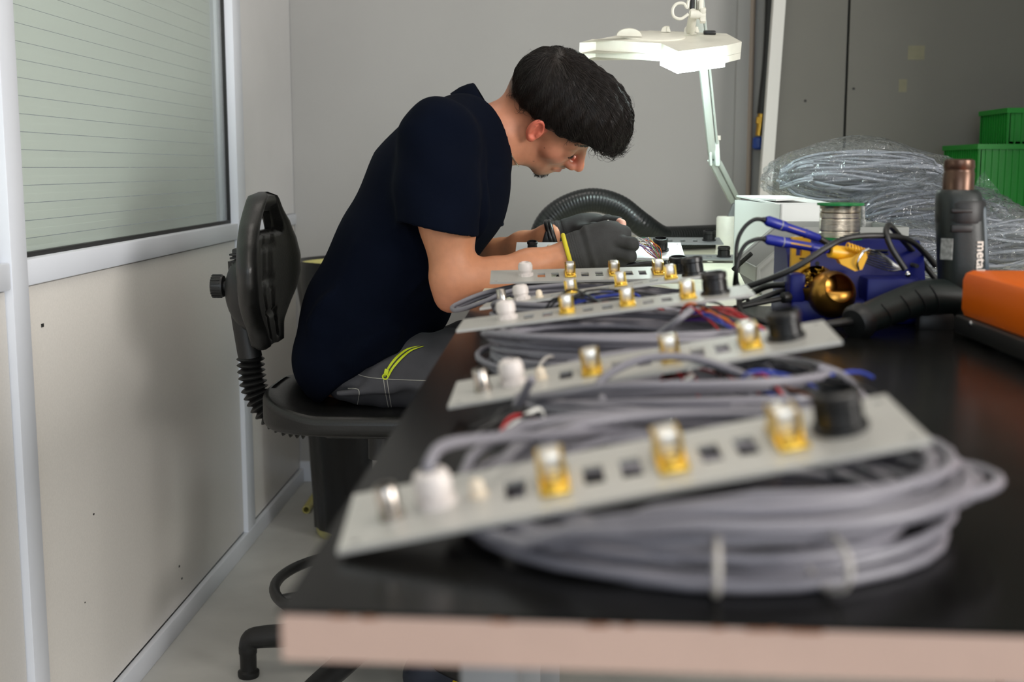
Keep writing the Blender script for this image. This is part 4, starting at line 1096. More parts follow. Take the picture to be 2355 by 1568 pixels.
for i in range(NS):
    for j in range(NU):
        a, b, c, d = i * W1 + j, i * W1 + j + 1, (i + 1) * W1 + j + 1, (i + 1) * W1 + j
        if iscut(i, j):
            for (di, dj, p, q) in [(-1, 0, a, b), (1, 0, c, d), (0, -1, d, a), (0, 1, b, c)]:
                if not iscut(i + di, j + dj): f.append((p, q, q + O2, p + O2))
            continue
        f.append((a, b, c, d)); f.append((d + O2, c + O2, b + O2, a + O2))
for i in range(NS):
    for j in (0, NU):
        a, d = i * W1 + j, (i + 1) * W1 + j
        f.append((a, d, d + O2, a + O2) if j == 0 else (d, a, a + O2, d + O2))
for j in range(NU):
    f.append((j, j + O2, j + 1 + O2, j + 1)); k = NS * W1 + j; f.append((k, k + 1, k + 1 + O2, k + O2))
MB().add(v, f).build('backrest', 'black_pu', ch, 70)
# dome shell behind, knob, clamp, column bracket
dc = np.array([XBK - .006, YCH - .02, A(600, 665, YCH)[2]])
MB().lathe([(.085 * math.cos(a), .062 * math.sin(a)) for a in np.linspace(0, math.pi / 2 - .02, 12)], 28, frame((-1, 0, 0)), dc).build('back_shell', 'black_plastic', ch, 60)
kp = A(530, 658, YCH - .03); ke = A(488, 658, YCH - .03)
kb = MB().lathe([(.010, 0), (.010, .012), (.021, .013), (.0225, .018), (.0225, np.linalg.norm(ke - kp) - .003), (.019, np.linalg.norm(ke - kp))], 28, frame(ke - kp), kp)
for i in range(20):
    a = i / 20 * 6.283; kb.box(kp + np.array([-.026, .0222 * math.cos(a), .0222 * math.sin(a)]), (.018, .0022, .0022), np.array(Matrix.Rotation(a, 3, 'X')))
kb.build('knob', 'black_plastic', ch)
cl = MB()
for k in range(4): cl.box(A(547, 584 + k * 8, YCH - .03), (.022 - k * .002, .05, .0042), None, .0015)
cl.box(A(556, 582, YCH - .03), (.03, .04, .02), None, .004)
cl.build('height_clamp', 'black_plastic', ch)
pts = [A(549, 600, YCH), A(556, 700, YCH), A(570, 790, YCH), A(576, 822, YCH)]
MB().tube(smooth_path(pts, 20), [.022] * 6 + [.0245] * (len(smooth_path(pts, 20)) - 6), 12).build('back_stem', 'black_plastic', ch)
# bellows
bp = smooth_path([A(576, 818, YCH), A(579, 860, YCH), A(590, 905, YCH), A(615, 945, YCH), A(655, 970, YCH), A(705, 978, YCH)], 200)
L_ = np.r_[0, np.cumsum(np.linalg.norm(np.diff(bp, axis=0), axis=1))]; nr = 17; n_ = nr * 6
bp = np.stack([np.interp(np.linspace(0, L_[-1], n_), L_, bp[:, i]) for i in range(3)], 1)
rr = np.array([.0185, .022, .0265, .0285, .0265, .022])[np.arange(n_) % 6]
MB().tube(bp, rr, 22).build('bellows', 'black_rubber', ch, 50)
# seat: rounded slab with raised rear edge
X0, X1 = A(627, 900, YCH)[0], A(627, 900, YCH)[0] + .46
zs = .607; v = []; f = []; NX, NY = 40, 36
def seat_z(a, b):
    e = (abs(a) ** 3.2 + abs(b) ** 3.2)
    back = .032 * max(0, -a - .45) ** 1.3 * 2.2
    return zs + back - .008 * (1 - b * b) * (1 - a * a) - .030 * max(0, e - .62) ** 1.6
for side in (1, -1):
    for i in range(NX + 1):
        for j in range(NY + 1):
            a = i / NX * 2 - 1; b = j / NY * 2 - 1
            # square to squircle
            k = 1 / max(1e-6, (abs(a) ** 3.5 + abs(b) ** 3.5) ** (1 / 3.5)) * max(abs(a), abs(b)) if (a or b) else 1
            a2, b2 = a * k, b * k
            r_ = max(abs(a), abs(b))
            z = seat_z(a2, b2)
            if side == -1: z = zs - .052 + .014 * r_ ** 6
            v.append(((X0 + X1) / 2 + a2 * (X1 - X0) / 2, YCH + b2 * .215, z))
W1 = NY + 1; O2 = (NX + 1) * W1
for i in range(NX):
    for j in range(NY):
        a, b, c, d = i * W1 + j, (i + 1) * W1 + j, (i + 1) * W1 + j + 1, i * W1 + j + 1
        f.append((a, b, c, d)); f.append((d + O2, c + O2, b + O2, a + O2))
ring = [i * W1 for i in range(NX)] + [NX * W1 + j for j in range(NY)] + [i * W1 + NY for i in range(NX, 0, -1)] + [j for j in range(NY, 0, -1)]
for k in range(len(ring)):
    a, b = ring[k], ring[(k + 1) % len(ring)]; f.append((a + O2, b + O2, b, a))
so = MB().add(v, f).build('seat', 'black_pu', ch, 75)
md = so.modifiers.new('Bevel', 'BEVEL'); md.width = .012; md.segments = 4; md.limit_method = 'ANGLE'; md.angle_limit = math.radians(55)
# mechanism, column, base
MB().bb((XC - .10, YCH - .06, zs - .078), (XC + .10, YCH + .06, zs - .05), .006).build('mechanism', 'black_plastic', ch)
MB().cyl(A(770, 1000, YCH - .09), A(770, 990, YCH - .09), .028, .03, 20).build('tilt_knob', 'black_plastic', ch)
MB().cyl((XC, YCH, .26), (XC, YCH, zs - .08), .014, n=20).build('gas_lift', 'chrome', ch)
MB().cyl((XC, YCH, zs - .13), (XC, YCH, zs - .08), .022, n=20).build('collar', 'black_plastic', ch)
cv = [(.05, .0), (.05, .06), (.043, .065), (.043, .12), (.036, .125), (.036, .18), (.028, .185), (.028, .24), (.02, .245)]
MB().lathe(cv, 24, None, (XC, YCH, .12)).build('column_cover', 'black_plastic', ch)
rg = [(XC + .216 * math.cos(a), YCH + .216 * math.sin(a), .215) for a in np.linspace(0, 2 * math.pi, 64, endpoint=False)]
fr_ = MB().tube(rg, .011, 12, closed=True); fr_.build('foot_ring', 'black_plastic', ch)
for a in (.5, 2.07, 3.64, 5.2): MB().cyl((XC + .04 * math.cos(a), YCH + .04 * math.sin(a), .215), (XC + .21 * math.cos(a), YCH + .21 * math.sin(a), .215), .008, n=10).build('ring_spoke', 'black_plastic', ch)
ft = onz(572, 1555, .0); a0 = math.atan2(ft[1] - YCH, ft[0] - XC); RB = math.hypot(ft[1] - YCH, ft[0] - XC)
for k in range(5):
    a = a0 + k * 2 * math.pi / 5; d = np.array([math.cos(a), math.sin(a), 0]); c0 = np.array([XC, YCH, 0])
    p = smooth_path([c0 + [0, 0, .125], c0 + d * RB * .5 + [0, 0, .10], c0 + d * (RB - .03) + [0, 0, .088], c0 + d * (RB - .006) + [0, 0, .080], c0 + d * RB + [0, 0, .062]], 24)
    ar = MB().tube(p, np.linspace(.028, .0185, len(p)), 14).build('base_arm', 'black_plastic', ch, 60)
    MB().lathe([(.021, 0), (.0225, .004), (.0225, .012), (.017, .016), (.0175, .05), (.019, .052), (.019, .066)], 20, None, c0 + d * RB).build('glide', 'black_rubber', ar)

# ------------------------------------------------------------------ waste bin with black liner behind the chair
YBN = 3.5
bn = thing('waste_bin', 'pale yellow waste bin lined with a black bag behind the chair', 'bin', (A(850, 1100, YBN)[0], YBN, 0))
bxc = A(850, 1100, YBN)[0]; zt_ = A(720, 600, YBN)[2]
MB().lathe([(.155, 0), (.158, .01), (.185, zt_ - .012), (.19, zt_ - .008), (.19, zt_ - .002), (.18, zt_ - .002), (.176, zt_ - .02), (.15, .02)], 36, None, (bxc, YBN, 0)).build('body', 'bin_yellow', bn)
v = []; f = []; n = 60; rows = [(.168, zt_ - .05), (.18, zt_ - .005), (.196, zt_ + .006), (.199, zt_ - .02), (.196, zt_ - .06), (.185, zt_ - .14), (.182, zt_ - .22), (.18, .40), (.176, .3), (.172, .2), (.166, .1), (.163, .02)]
for k, (r, z) in enumerate(rows):
    for i in range(n):
        a = 2 * math.pi * i / n; w_ = 1 + (.030 if k > 2 else .008) * mnoise.noise(Vector((math.cos(a) * 3, math.sin(a) * 3, z * 4))) + .012 * math.sin(a * 17 + z * 9) * (k > 3)
        hemz = z + (.012 * mnoise.noise(Vector((math.cos(a) * 2.5, math.sin(a) * 2.5, 9))) if k == len(rows) - 1 else 0)
        v.append((bxc + r * w_ * math.cos(a), YBN + r * w_ * math.sin(a), max(hemz, .01)))
for k in range(len(rows) - 1):
    for i in range(n): f.append((k * n + (i + 1) % n, k * n + i, (k + 1) * n + i, (k + 1) * n + (i + 1) % n))
MB().add(v, f).build('liner', 'bag_black', bn, 60)
yt = MB(); p0 = onz(704, 1172, .012); p1 = onz(728, 1135, .012) 
yt.lathe([(.009, 0), (.0125, .0), (.0125, .16), (.009, .16), (.009, 0)], 18, frame(p1 - p0), p0, cap=False)
tag(yt.build('plastic_tube', 'tube_yellow'), 'short piece of pale yellow tube lying on the floor by the bin', 'tube')
# ------------------------------------------------------------------ seated man
mat('skin', (200, 150, 125), .48, attr=True, var=(90, .05), bump=(700, .06), sss=.12)
mat('shirt_navy', (6, 11, 24), .95, bump=(900, .10), var=(14, .08), spec=.07)
mat('trouser_grey', (72, 72, 76), .85, bump=(700, .15), var=(25, .06), spec=.25)
mat('stitch', (170, 168, 160), .8)
mat('zip_yellow', (205, 220, 40), .55)
mat('glove_grey', (55, 55, 55), .8, bump=(800, .25), var=(40, .10), spec=.3)
mat('cuff_yellow', (205, 190, 40), .7, bump=(600, .2))
mat('hair_dark', (27, 20, 17), .5, var=(60, .25), spec=.35)
mat('brow_dark', (30, 22, 18), .6)
mat('chain_silver', (210, 208, 200), .25, 1.)
mat('shoe_navy', (34, 40, 54), .6)
mat('shoe_yellow', (220, 190, 40), .5)
mat('sole_black', (22, 22, 22), .6)
mat('watch_black', (18, 18, 19), .35)

YB0 = 2.46
man = thing('person', 'young man in navy t-shirt and grey work gloves bent over the bright panel', 'person', (A(800, 900, YB0)[0], YB0, .0))
def yscale(P, k, y0=YB0):
    Q = P.copy(); Q[:, 1] = (Q[:, 1] - y0) * k + y0; return Q
TOR = [((790, 815), .100), ((842, 716), .113), ((925, 583), .124), ((1012, 430), .132), ((1062, 338), .098)]
TOR = [(A(*p, YB0), r) for p, r in TOR]
def chain(P, pts, k=.05, dr=0.):
    d = None
    for (a, ra), (b, rb) in zip(pts[:-1], pts[1:]):
        e = rc(P, a, b, ra + dr, rb + dr); d = e if d is None else smin(d, e, k)
    return d
def torso(P, dr=0.): return chain(yscale(P, .66), TOR, .05, dr)
# arms (right one towards the camera)
SHR, ELR, WRR = A(1012, 330, 2.24), A(1044, 655, 2.22), A(1308, 588, 2.27)
SHL, ELL, WRL = A(1040, 340, 2.68), A(1098, 600, 2.72), A(1262, 546, 2.55)
def arm(P, s, e, w_, sg):
    um = s * .45 + e * .55
    d = chain(P, [(s, .053), (um, .0465), (e + (s - e) * .12, .041)], .03)
    fm = e * .68 + w_ * .32
    d2 = chain(P, [(e, .040), (fm + np.array([0, 0, -.004]), .0345), (e * .35 + w_ * .65, .0285), (w_, .0250), (w_ + (w_ - e) * .06, .023)], .02)
    d = smin(d, d2, .025)
    # point of the elbow
    el = e + (e - s) / np.linalg.norm(e - s) * .022 + np.array([-.010, 0, -.004])
    return smin(d, rc(P, e, el, .036, .024), .02)
# neck and head
NK0, NK1 = A(1098, 318, YB0), A(1165, 298, YB0 + .02)
HR = np.array([[.76, .30, .58], [.13, .80, -.58], [-.64, .52, .57]])
u_, s_, v_ = np.linalg.svd(HR); HR = u_ @ v_ @ np.array(Matrix.Rotation(math.radians(6.5), 3, 'Y'))
HS = 1.0
HCN = A(1241, 306, 2.42) - HR @ np.array([0, -.070, 0]) * HS
def tohead(P): return (P - HCN) @ HR / HS
ER = np.array(Matrix.Rotation(math.radians(-14), 3, 'Y')) @ np.array(Matrix.Rotation(math.radians(-12), 3, 'Z'))
def ear_sdf(a):
    e = (a - np.array([-.013, .0845, .008])) @ ER / .86
    ear = ell(e, (0, 0, 0), (.0185, .0085, .0315))
    ear = smax(ear, -ell(e, (.003, .0070, .002), (.0130, .0088, .0245)), .003)
    ear = smin(ear, rc(e, (-.004, .002, .014), (-.007, .002, -.008), .0032, .0035), .004)
    ear = smin(ear, rc(e, (.012, .0, -.004), (.010, .001, -.012), .004, .0038), .004)
    ear = smin(ear, ell(e, (.002, .001, -.026), (.0085, .0055, .0085)), .005)
    ear = smin(ear, rc(a, (-.004, .064, -.006), (-.004, .068, .012), .011, .010), .008)
    return ear * .86
def head_sdf(P):
    q = tohead(P); a = q.copy(); a[:, 1] = np.abs(a[:, 1])
    d = ell(q, (-.012, 0, .040), (.100, .073, .086))
    d = smin(d, ell(q, (-.03, 0, .0), (.07, .060, .06)), .03)
    d = smin(d, ell(q, (.036, 0, -.030), (.056, .052, .074)), .03)
    d = smin(d, rc(a, (.004, .050, -.052), (.066, .016, -.097), .016, .015), .028)
    d = smin(d, rc(q, (.070, 0, -.094), (.0745, 0, -.098), .0175, .0165), .014)
    d = smin(d, rc(a, (.046, .046, -.022), (.062, .034, -.028), .019, .016), .022)
    d = smin(d, rc(a, (.079, .008, .021), (.064, .042, .020), .0115, .011), .016)
    d = smax(d, -rc(a, (.094, .031, .003), (.092, .040, .002), .0105, .010), .012)
    d = smin(d, ell(a, (.0690, .0350, -.002), (.0135, .0135, .0120)), .010)           # lids
    d = smin(d, rc(q, (.086, 0, .012), (.112, 0, -.028), .0078, .0092), .012)        # nose bridge
    d = smin(d, ell(q, (.1155, 0, -.037), (.0135, .0118, .0112)), .008)
    d = smin(d, ell(a, (.1015, .0128, -.041), (.0125, .0078, .0085)), .006)
    d = smax(d, -rc(a, (.110, .0062, -.051), (.106, .0068, -.044), .0032, .003), .003)
    d = smin(d, rc(q, (.076, 0, -.058), (.080, 0, -.072), .018, .016), .02)           # mouth mound
    d = smin(d, rc(a, (.0985, 0, -.0635), (.086, .021, -.068), .0058, .003), .006)
    d = smin(d, rc(a, (.0970, 0, -.0765), (.085, .019, -.0715), .0064, .003), .005)
    d = smax(d, -rc(a, (.106, 0, -.0695), (.088, .024, -.0700), .0016, .001), .003)
    # ear
    d = smin(d, ear_sdf(a), .005)
    nb = HCN + HR @ np.array([-.034, 0, -.02]) * HS
    nk = chain(yscale(P, .95), [(NK0, .058), (NK1, .0525), (nb, .048)], .03)
    # neck muscle and windpipe
    d = smin(d, nk, .022)
    d = smin(d, rc(P, A(1150, 345, YB0 + .01), A(1200, 350, YB0 + .03), .030, .020), .03)
    return d
def body_sdf(P):
    d = torso(P, -.012)
    d = smin(d, arm(P, SHR, ELR, WRR, -1), .04); d = smin(d, arm(P, SHL, ELL, WRL, 1), .04)
    d = smin(d, rc(P, NK0 + np.array([-.05, 0, -.03]), NK0, .07, .05), .04)
    for lg in LEGS: d = smin(d, chain(P, [(p, r - .013) for p, r in lg], .04), .03)
    return d
LEGS = []
for hip, knee, ank in [(A(818, 845, 2.36), np.array([.03, 2.33, .655]), np.array([-.225, 2.34, .125])), (A(818, 845, 2.58), np.array([.08, 2.62, .665]), np.array([-.06, 2.66, .125]))]:
    LEGS.append([(hip, .072), (hip * .5 + knee * .5, .079), (knee, .066), (knee * .55 + ank * .45, .060), (ank, .048)])
FT0, FT1, FT2 = A(1421, 508, 2.475), A(1430, 514, 2.46), A(1433, 526, 2.45)   # bare fingertip

t_lo, t_hi = np.array([-.62, 2.02, .02]), np.array([.22, 2.96, 1.30])
V1, Q1 = surfnet(body_sdf, t_lo, t_hi, .0056)
def head_cut(P):
    n = np.array([.865, 0, .503]); return np.maximum(head_sdf(P), -((P - (NK0 + np.array([.004, 0, 0]))) @ n))
hlo = np.minimum(HCN, NK0) - .17; hhi = HCN + .17
V2, Q2 = surfnet(head_cut, hlo, hhi, .0019)
tip = lambda P: chain(P, [(FT0, .0078), (FT1, .0078), (FT2, .0070)], .004)
V3, Q3 = surfnet(tip, np.minimum(FT0, FT2) - .015, np.maximum(FT0, FT2) + .015, .0015)
base_skin = np.array(lin((194, 132, 97)))
C1 = np.tile(base_skin, (len(V1), 1)); C3 = np.tile(np.array(lin((214, 160, 142))), (len(V3), 1))
elb = np.exp(-(np.linalg.norm(V1 - (ELR + np.array([-.0, 0, -.03])), axis=1) / .045) ** 2)[:, None]
C1 = C1 * (1 - elb * .5) + np.array(lin((206, 128, 104))) * elb * .5
q = tohead(V2); ya = np.abs(q[:, 1])
C2 = np.tile(np.array(lin((190, 127, 97))), (len(V2), 1))
def blend(c, m): 
    global C2
    m = np.clip(m, 0, 1)[:, None]; C2 = C2 * (1 - m) + np.array(lin(c)) * m
g = lambda c, s: np.exp(-(((q[:, 0] - c[0]) / s[0]) ** 2 + ((ya - c[1]) / s[1]) ** 2 + ((q[:, 2] - c[2]) / s[2]) ** 2))
blend((196, 104, 86), g((.108, 0, -.034), (.018, .02, .02)) * .75)          # red nose
blend((198, 112, 94), g((.06, .048, -.03), (.03, .03, .028)) * .45)         # cheek
qa = q.copy(); qa[:, 1] = ya; earm = np.clip(1 - ear_sdf(qa) / .003, 0, 1)
blend((214, 108, 88), earm * .75 + g((-.005, .075, .03), (.03, .02, .012)) * .4)
blend((168, 84, 78), g((.100, 0, -.070), (.014, .022, .0085)) * 1.0)         # lips
# haircut fade: scalp stubble thins out towards the ear and nape
hl = lambda x: np.interp(x, [-.12, -.08, -.04, 0, .035, .055, .075, .12], [.000, .005, .022, .034, .040, .045, .06, .075])
dz = q[:, 2] - hl(q[:, 0])
fade = np.clip((dz + .034) / .034, 0, 1) ** 1.5 * (q[:, 0] < .062)
blend((46, 36, 32), fade * .92 * (1 - earm))
nape = np.clip((q[:, 0] + .075) / -.03, 0, 1) * np.clip((q[:, 2] + .05) / .05, 0, 1)
blend((80, 60, 50), nape * .5)
# goatee, moustache, beard tone of the jaw, mole
be = g((.079, 0, -.108), (.022, .040, .016)); blend((34, 25, 21), be * 1.25)
blend((60, 42, 36), g((.101, .010, -.056), (.013, .018, .006)) * .9)
blend((110, 78, 64), g((.05, .04, -.095), (.04, .03, .02)) * .45)
for c_ in [(.040, .0, -.066), (.030, 0, -.02)]:
    m = (np.hypot(q[:, 0] - c_[0], q[:, 2] - c_[2]) < .0012) & (q[:, 1] < -.03); blend((70, 36, 28), m * .9)
off = len(V1); off2 = off + len(V2)
VV = np.concatenate([V1, V2, V3]); QQ = np.concatenate([Q1, Q2 + off, Q3 + off2]); CC = np.concatenate([C1, C2, C3])
body = link('body', quad_mesh('body', VV, QQ, 'skin', CC), man)

# ---- hair
WH = np.array([-.070, -.004, .098])      # crown whorl
def hair_sdf(P):
    q = tohead(P); a = np.abs(q[:, 1])
    d = ell(q, (-.010, 0, .046), (.109, .084, .092))
    d = smin(d, ell(q, (.052, 0, .082), (.072, .074, .062)), .03)
    d = smin(d, ell(q, (.092, .0, .070), (.042, .058, .034)), .03)
    d = d + .0018 * np.sin(q[:, 1] * 190 + q[:, 0] * 60) * np.clip((q[:, 0] + .03) / .05, 0, 1) + .0012 * np.sin(q[:, 0] * 260 + q[:, 1] * 90)
    cut_ = hl(q[:, 0]) - q[:, 2] + .003 * np.sin(q[:, 0] * 220)
    cut_ = np.where(q[:, 0] > .05, np.interp(q[:, 0], [.05, .075, .10, .14], [.046, .062, .068, .072]) - q[:, 2], cut_)
    return smax(d, cut_ * .8, .008)
Vh, Qh = surfnet(hair_sdf, HCN - .18, HCN + .18, .0024)
hair = link('hair', quad_mesh('hair', Vh, Qh, 'hair_dark'), man)
def sgrad(f_, P, e=.001):
    return np.stack([(f_(P + np.eye(3)[i] * e) - f_(P - np.eye(3)[i] * e)) / (2 * e) for i in range(3)], 1)
rng = np.random.default_rng(5)
def strands(starts, dirs, nseg, step, r0, name, lift=.0012, grav=0.0, m='hair_dark', wav=.25, curl=0.):
    P = starts.copy(); D = dirs / np.linalg.norm(dirs, axis=1)[:, None]; path = [P.copy()]
    n = len(P); ph = rng.random(n) * 6.28; lf = lift * (.4 + 1.6 * rng.random(n)); st = step * (.6 + .8 * rng.random(n))[:, None]
    free = np.zeros(n, bool)
    for k in range(nseg):
        D = D + rng.normal(0, wav * .3, D.shape) + np.array([0, 0, -grav])
        if curl: D = D + curl * np.stack([np.sin(ph + k * .9), np.cos(ph * 1.7 + k * .8), np.sin(ph * 2.3 + k)], 1)
        D /= np.linalg.norm(D, axis=1)[:, None]
        P = P + D * st
        d = hair_sdf(P); G = sgrad(hair_sdf, P); G /= np.linalg.norm(G, axis=1)[:, None] + 1e-9
        qq = tohead(P)
        inside = d < lf
        corr = np.where(inside, lf - d, 0) if grav else np.clip(lf - d, -.004, .004)
        P = P + G * corr[:, None]
        D = D - G * (np.sum(D * G, 1) * .7)[:, None]
        path.append(P.copy())
    PP = np.stack(path, 1); n, m_, _ = PP.shape
    T = np.gradient(PP, axis=1); T /= np.linalg.norm(T, axis=2)[..., None] + 1e-9
    U = np.cross(T, rng.normal(size=(n, 1, 3)) + 1e-3); U /= np.linalg.norm(U, axis=2)[..., None] + 1e-9; Wv = np.cross(T, U)
    rr = r0 * np.linspace(1, .15, m_)[None, :, None] * (.6 + .8 * rng.random((n, 1, 1)))
    ring_ = np.stack([PP + rr * (math.cos(a) * U + math.sin(a) * Wv) for a in (0, 2.094, 4.189)], 2)
    V = ring_.reshape(-1, 3); idx = np.arange(n * m_ * 3).reshape(n, m_, 3); Q = []
    for j in range(3):
        k2 = (j + 1) % 3; Q.append(np.stack([idx[:, :-1, j], idx[:, :-1, k2], idx[:, 1:, k2], idx[:, 1:, j]], -1).reshape(-1, 4))
    return V, np.concatenate(Q)
sel = rng.choice(len(Vh), min(9000, len(Vh)), replace=False); S0 = Vh[sel]; qs = tohead(S0)
away = qs - WH; away[:, 0] += .03 * (qs[:, 0] > 0)
# whorl: add a swirl near the crown, sweep forward on top
dirl = away / (np.linalg.norm(away, axis=1)[:, None] + 1e-6)
sw_ = np.cross(np.array([-.5, 0, .86]), dirl); dirl = dirl + .45 * sw_ * np.exp(-(np.linalg.norm(away, axis=1) / .05) ** 2)[:, None]
side = (np.abs(qs[:, 1]) > .06); dirl[side] += np.array([.25, 0, -.35])
sv, sq = strands(S0, dirl @ HR.T, 8, .0062, .00045, 's', wav=.12)
fr_sel = np.where((tohead(Vh)[:, 0] > .085) & (tohead(Vh)[:, 2] < .075))[0]
S1 = Vh[rng.choice(fr_sel, 900)]; d1 = np.tile(HR @ np.array([.55, 0, -.75]), (len(S1), 1)) + rng.normal(0, .25, (len(S1), 3))
sv2, sq2 = strands(S1, d1, 10, .0036, .0006, 'f', grav=.05, curl=.22)
S2 = Vh[rng.choice(len(Vh), 70)]; sv3, sq3 = strands(S2, rng.normal(size=(70, 3)) + 1.0 * sgrad(hair_sdf, S2), 9, .0025, .0003, 'fly', lift=.004, grav=.02, curl=.12)
SV = np.concatenate([sv, sv2, sv3]); SQ = np.concatenate([sq, sq2 + len(sv), sq3 + len(sv) + len(sv2)])
hs_ = link('hair_strands', quad_mesh('hair_strands', SV, SQ, 'hair_dark'), hair); hs_['kind'] = 'stuff'
# eyebrow and lashes on both sides
eb = MB()
for sg in (-1, 1):
    for k in range(70):
        s = k / 69; base = np.array([.0905 - .027 * s ** 1.6, sg * (.012 + .036 * s), .0225 + .007 * math.sin(s * 2.2) - .003 * s + rng.uniform(-.002, .002)])
        p = HCN + HR @ base * HS
        dd = float(head_sdf(p[None])[0]); G = sgrad(head_sdf, p[None])[0]; p = p - G * (dd - .0004)
        t2 = HR @ np.array([-.003, sg * .0045, .0015 + rng.uniform(-.001, .002)])
        eb.tube([p, p + t2 * .6 + G * .0006, p + t2 * 1.3], [.0006, .0005, .0002], 4)
eb.build('eyebrows', 'brow_dark', hair)
ls = MB()
for sg in (-1, 1):
    for k in range(22):
        s = k / 21 * 2 - 1; p = HCN + HR @ np.array([.0835 - .004 * s * s - .004 * max(0, s), sg * (.031 + .0125 * s), -.0075 + .001 * s * s]) * HS
        t2 = HR @ np.array([.006, sg * .003 * s, -.0045])
        ls.tube([p, p + t2 * .6, p + t2 + HR @ np.array([.001, 0, .001])], [.0005, .0004, .00015], 4)
ls.build('eyelashes', 'brow_dark', hair)
bd_ = MB(); cand = np.where(be > .55)[0]; sel_b = rng.choice(cand, 320)
nb_ = sgrad(head_sdf, V2[sel_b])
for p, n_ in zip(V2[sel_b], nb_):
    t2 = n_ * .0022 + np.array([0, 0, -.003]) + HR @ np.array([-.001, 0, -.002]) + rng.normal(0, .0008, 3)
    bd_.tube([p, p + t2 * .6, p + t2], [.0004, .00035, .0001], 3)
bd_.build('goatee', 'brow_dark', hair)['kind'] = 'stuff'

# ---- t-shirt
CRC = A(1108, 288, YB0); CRN = np.array([.865, .0, .503]); CRA = np.array([.503, 0, -.865]); CRB = np.array([0, 1., 0])
SLR = A(1009, 526, 2.215); SLL = A(1075, 505, 2.72)
hem_p = A(738, 922, YB0); hem_q = A(872, 812, YB0); hem_r = A(988, 770, YB0); hd = hem_r - hem_q; hem_n2 = np.array([hd[2], 0, -hd[0]]); hem_n2 /= np.linalg.norm(hem_n2)
if hem_n2[2] > 0: hem_n2 = -hem_n2
hd = hem_q - hem_p; hem_n = np.array([hd[2], 0, -hd[0]]); hem_n /= np.linalg.norm(hem_n)
if hem_n[2] > 0: hem_n = -hem_n     # points down-right, away from the shirt
FOLDS = [[(1000, 640, 2.27), (900, 720, 2.22), (800, 830, 2.26)], [(985, 600, 2.25), (880, 700, 2.2), (770, 770, 2.24)], [(960, 690, 2.26), (850, 800, 2.26), (760, 880, 2.33)],
         [(1010, 700, 2.3), (930, 760, 2.28), (850, 815, 2.29)], [(940, 420, 2.19), (880, 560, 2.2), (820, 680, 2.21)], [(740, 760, 2.3), (725, 830, 2.33), (740, 890, 2.36)],
         [(1110, 420, 2.26), (1125, 500, 2.3), (1090, 590, 2.33)], [(1080, 350, 2.3), (1120, 420, 2.28), (1100, 520, 2.3)], [(790, 560, 2.26), (760, 640, 2.26), (720, 740, 2.3)]]
FOLDS = [[A(*p) for p in f_] for f_ in FOLDS]
def sleeve(P, s, e, r0, r1):
    return chain(P, [(s, r0), (s * .5 + e * .5, (r0 + r1) / 2), (e + (e - s) * .2, r1)], .02)
def shirt_sdf(P):
    d = torso(P, .0)
    d = smin(d, rc(yscale(P, .8), TOR[-1][0] + np.array([-.01, 0, .0]), A(1078, 306, YB0), .088, .060), .05)
    d = smin(d, rc(P, A(1015, 322, 2.29), A(1065, 300, 2.38), .064, .050), .05)
    d = smin(d, rc(P, A(1045, 322, 2.63), A(1070, 300, 2.54), .060, .050), .05)
    # belly drape at the front hem
    d = smin(d, rc(yscale(P, .7), A(900, 745, YB0), A(965, 715, YB0), .08, .055), .05)
    for yy in (2.365, 2.555): d = smin(d, rc(P, A(785, 832, yy), A(860, 806, yy), .084, .088), .04)
    for k, f_ in enumerate(FOLDS):
        fd = np.minimum(rc(P, f_[0], f_[1], 0, 0), rc(P, f_[1], f_[2], 0, 0))
        d = d - .011 * np.exp(-(fd / .021) ** 2)
    cutR = np.minimum(0, 0)
    for s, e, sg in ((SHR, SLR, 0), (SHL, SLL, 1)):
        ax_ = (e - s) / np.linalg.norm(e - s)
        sl = sleeve(P, s + np.array([-.004, 0, .012]), e, .068, .0755)
        sl = sl + .0022 * np.sin((P - s) @ np.array([30, 10, 34]) * 1.6 + 1.0)
        n = np.array([-.2, 0, -.98]); sl = smax(sl, (P - e) @ n, .004)
        d = smin(d, sl, .045)
        arm_ax = e + ax_ * .0
        bore = smax(rc(P, e + ax_ * .05, e - ax_ * .03, .0685, .064), -(((P - (e - ax_ * .03)) @ ax_)), .004)
        # sleeve stands slightly off the torso
        d = smax(d, -bore, .004)
    # collar band standing off the neck
    q = P - CRC; n_ = q @ CRN; a_ = q @ CRA; b_ = q @ CRB
    rho = np.sqrt((a_ / .081) ** 2 + (b_ / .070) ** 2)
    hole_ = np.maximum((rho - .955) * .075, -(n_ + .03))
    d = smax(d, -hole_, .003)
    # hem
    h_ = np.minimum((P - hem_p) @ hem_n, (P - hem_q) @ hem_n2) + .003 * np.sin(P[:, 0] * 60 + P[:, 1] * 20)
    d = smax(d, h_, .006)
    return d
Vs, Qs = surfnet(shirt_sdf, (-.62, 2.04, .56), (.12, 2.92, 1.27), .0042)
shirt = link('t_shirt', quad_mesh('t_shirt', Vs, Qs, 'shirt_navy'), man)
cv_, cf_ = [], []; NA = 72
sec = [(.0035, -.022), (.0045, .0), (.0035, .016), (.001, .027), (-.002, .0285), (-.0045, .027), (-.002, .016), (-.001, .0), (-.001, -.022)]   # radial offset, height
for i in range(NA):
    th = 2 * math.pi * i / NA
    for dr_, n_ in sec:
        cv_.append(CRC + CRA * (.081 + dr_ - .10 * max(0, n_)) * math.cos(th) + CRB * (.070 + dr_ - .10 * max(0, n_)) * math.sin(th) + CRN * (n_ - .006 * max(0, math.cos(th))))
ms = len(sec)
for i in range(NA):
    for k in range(ms - 1): cf_.append((i * ms + k, ((i + 1) % NA) * ms + k, ((i + 1) % NA) * ms + k + 1, i * ms + k + 1))
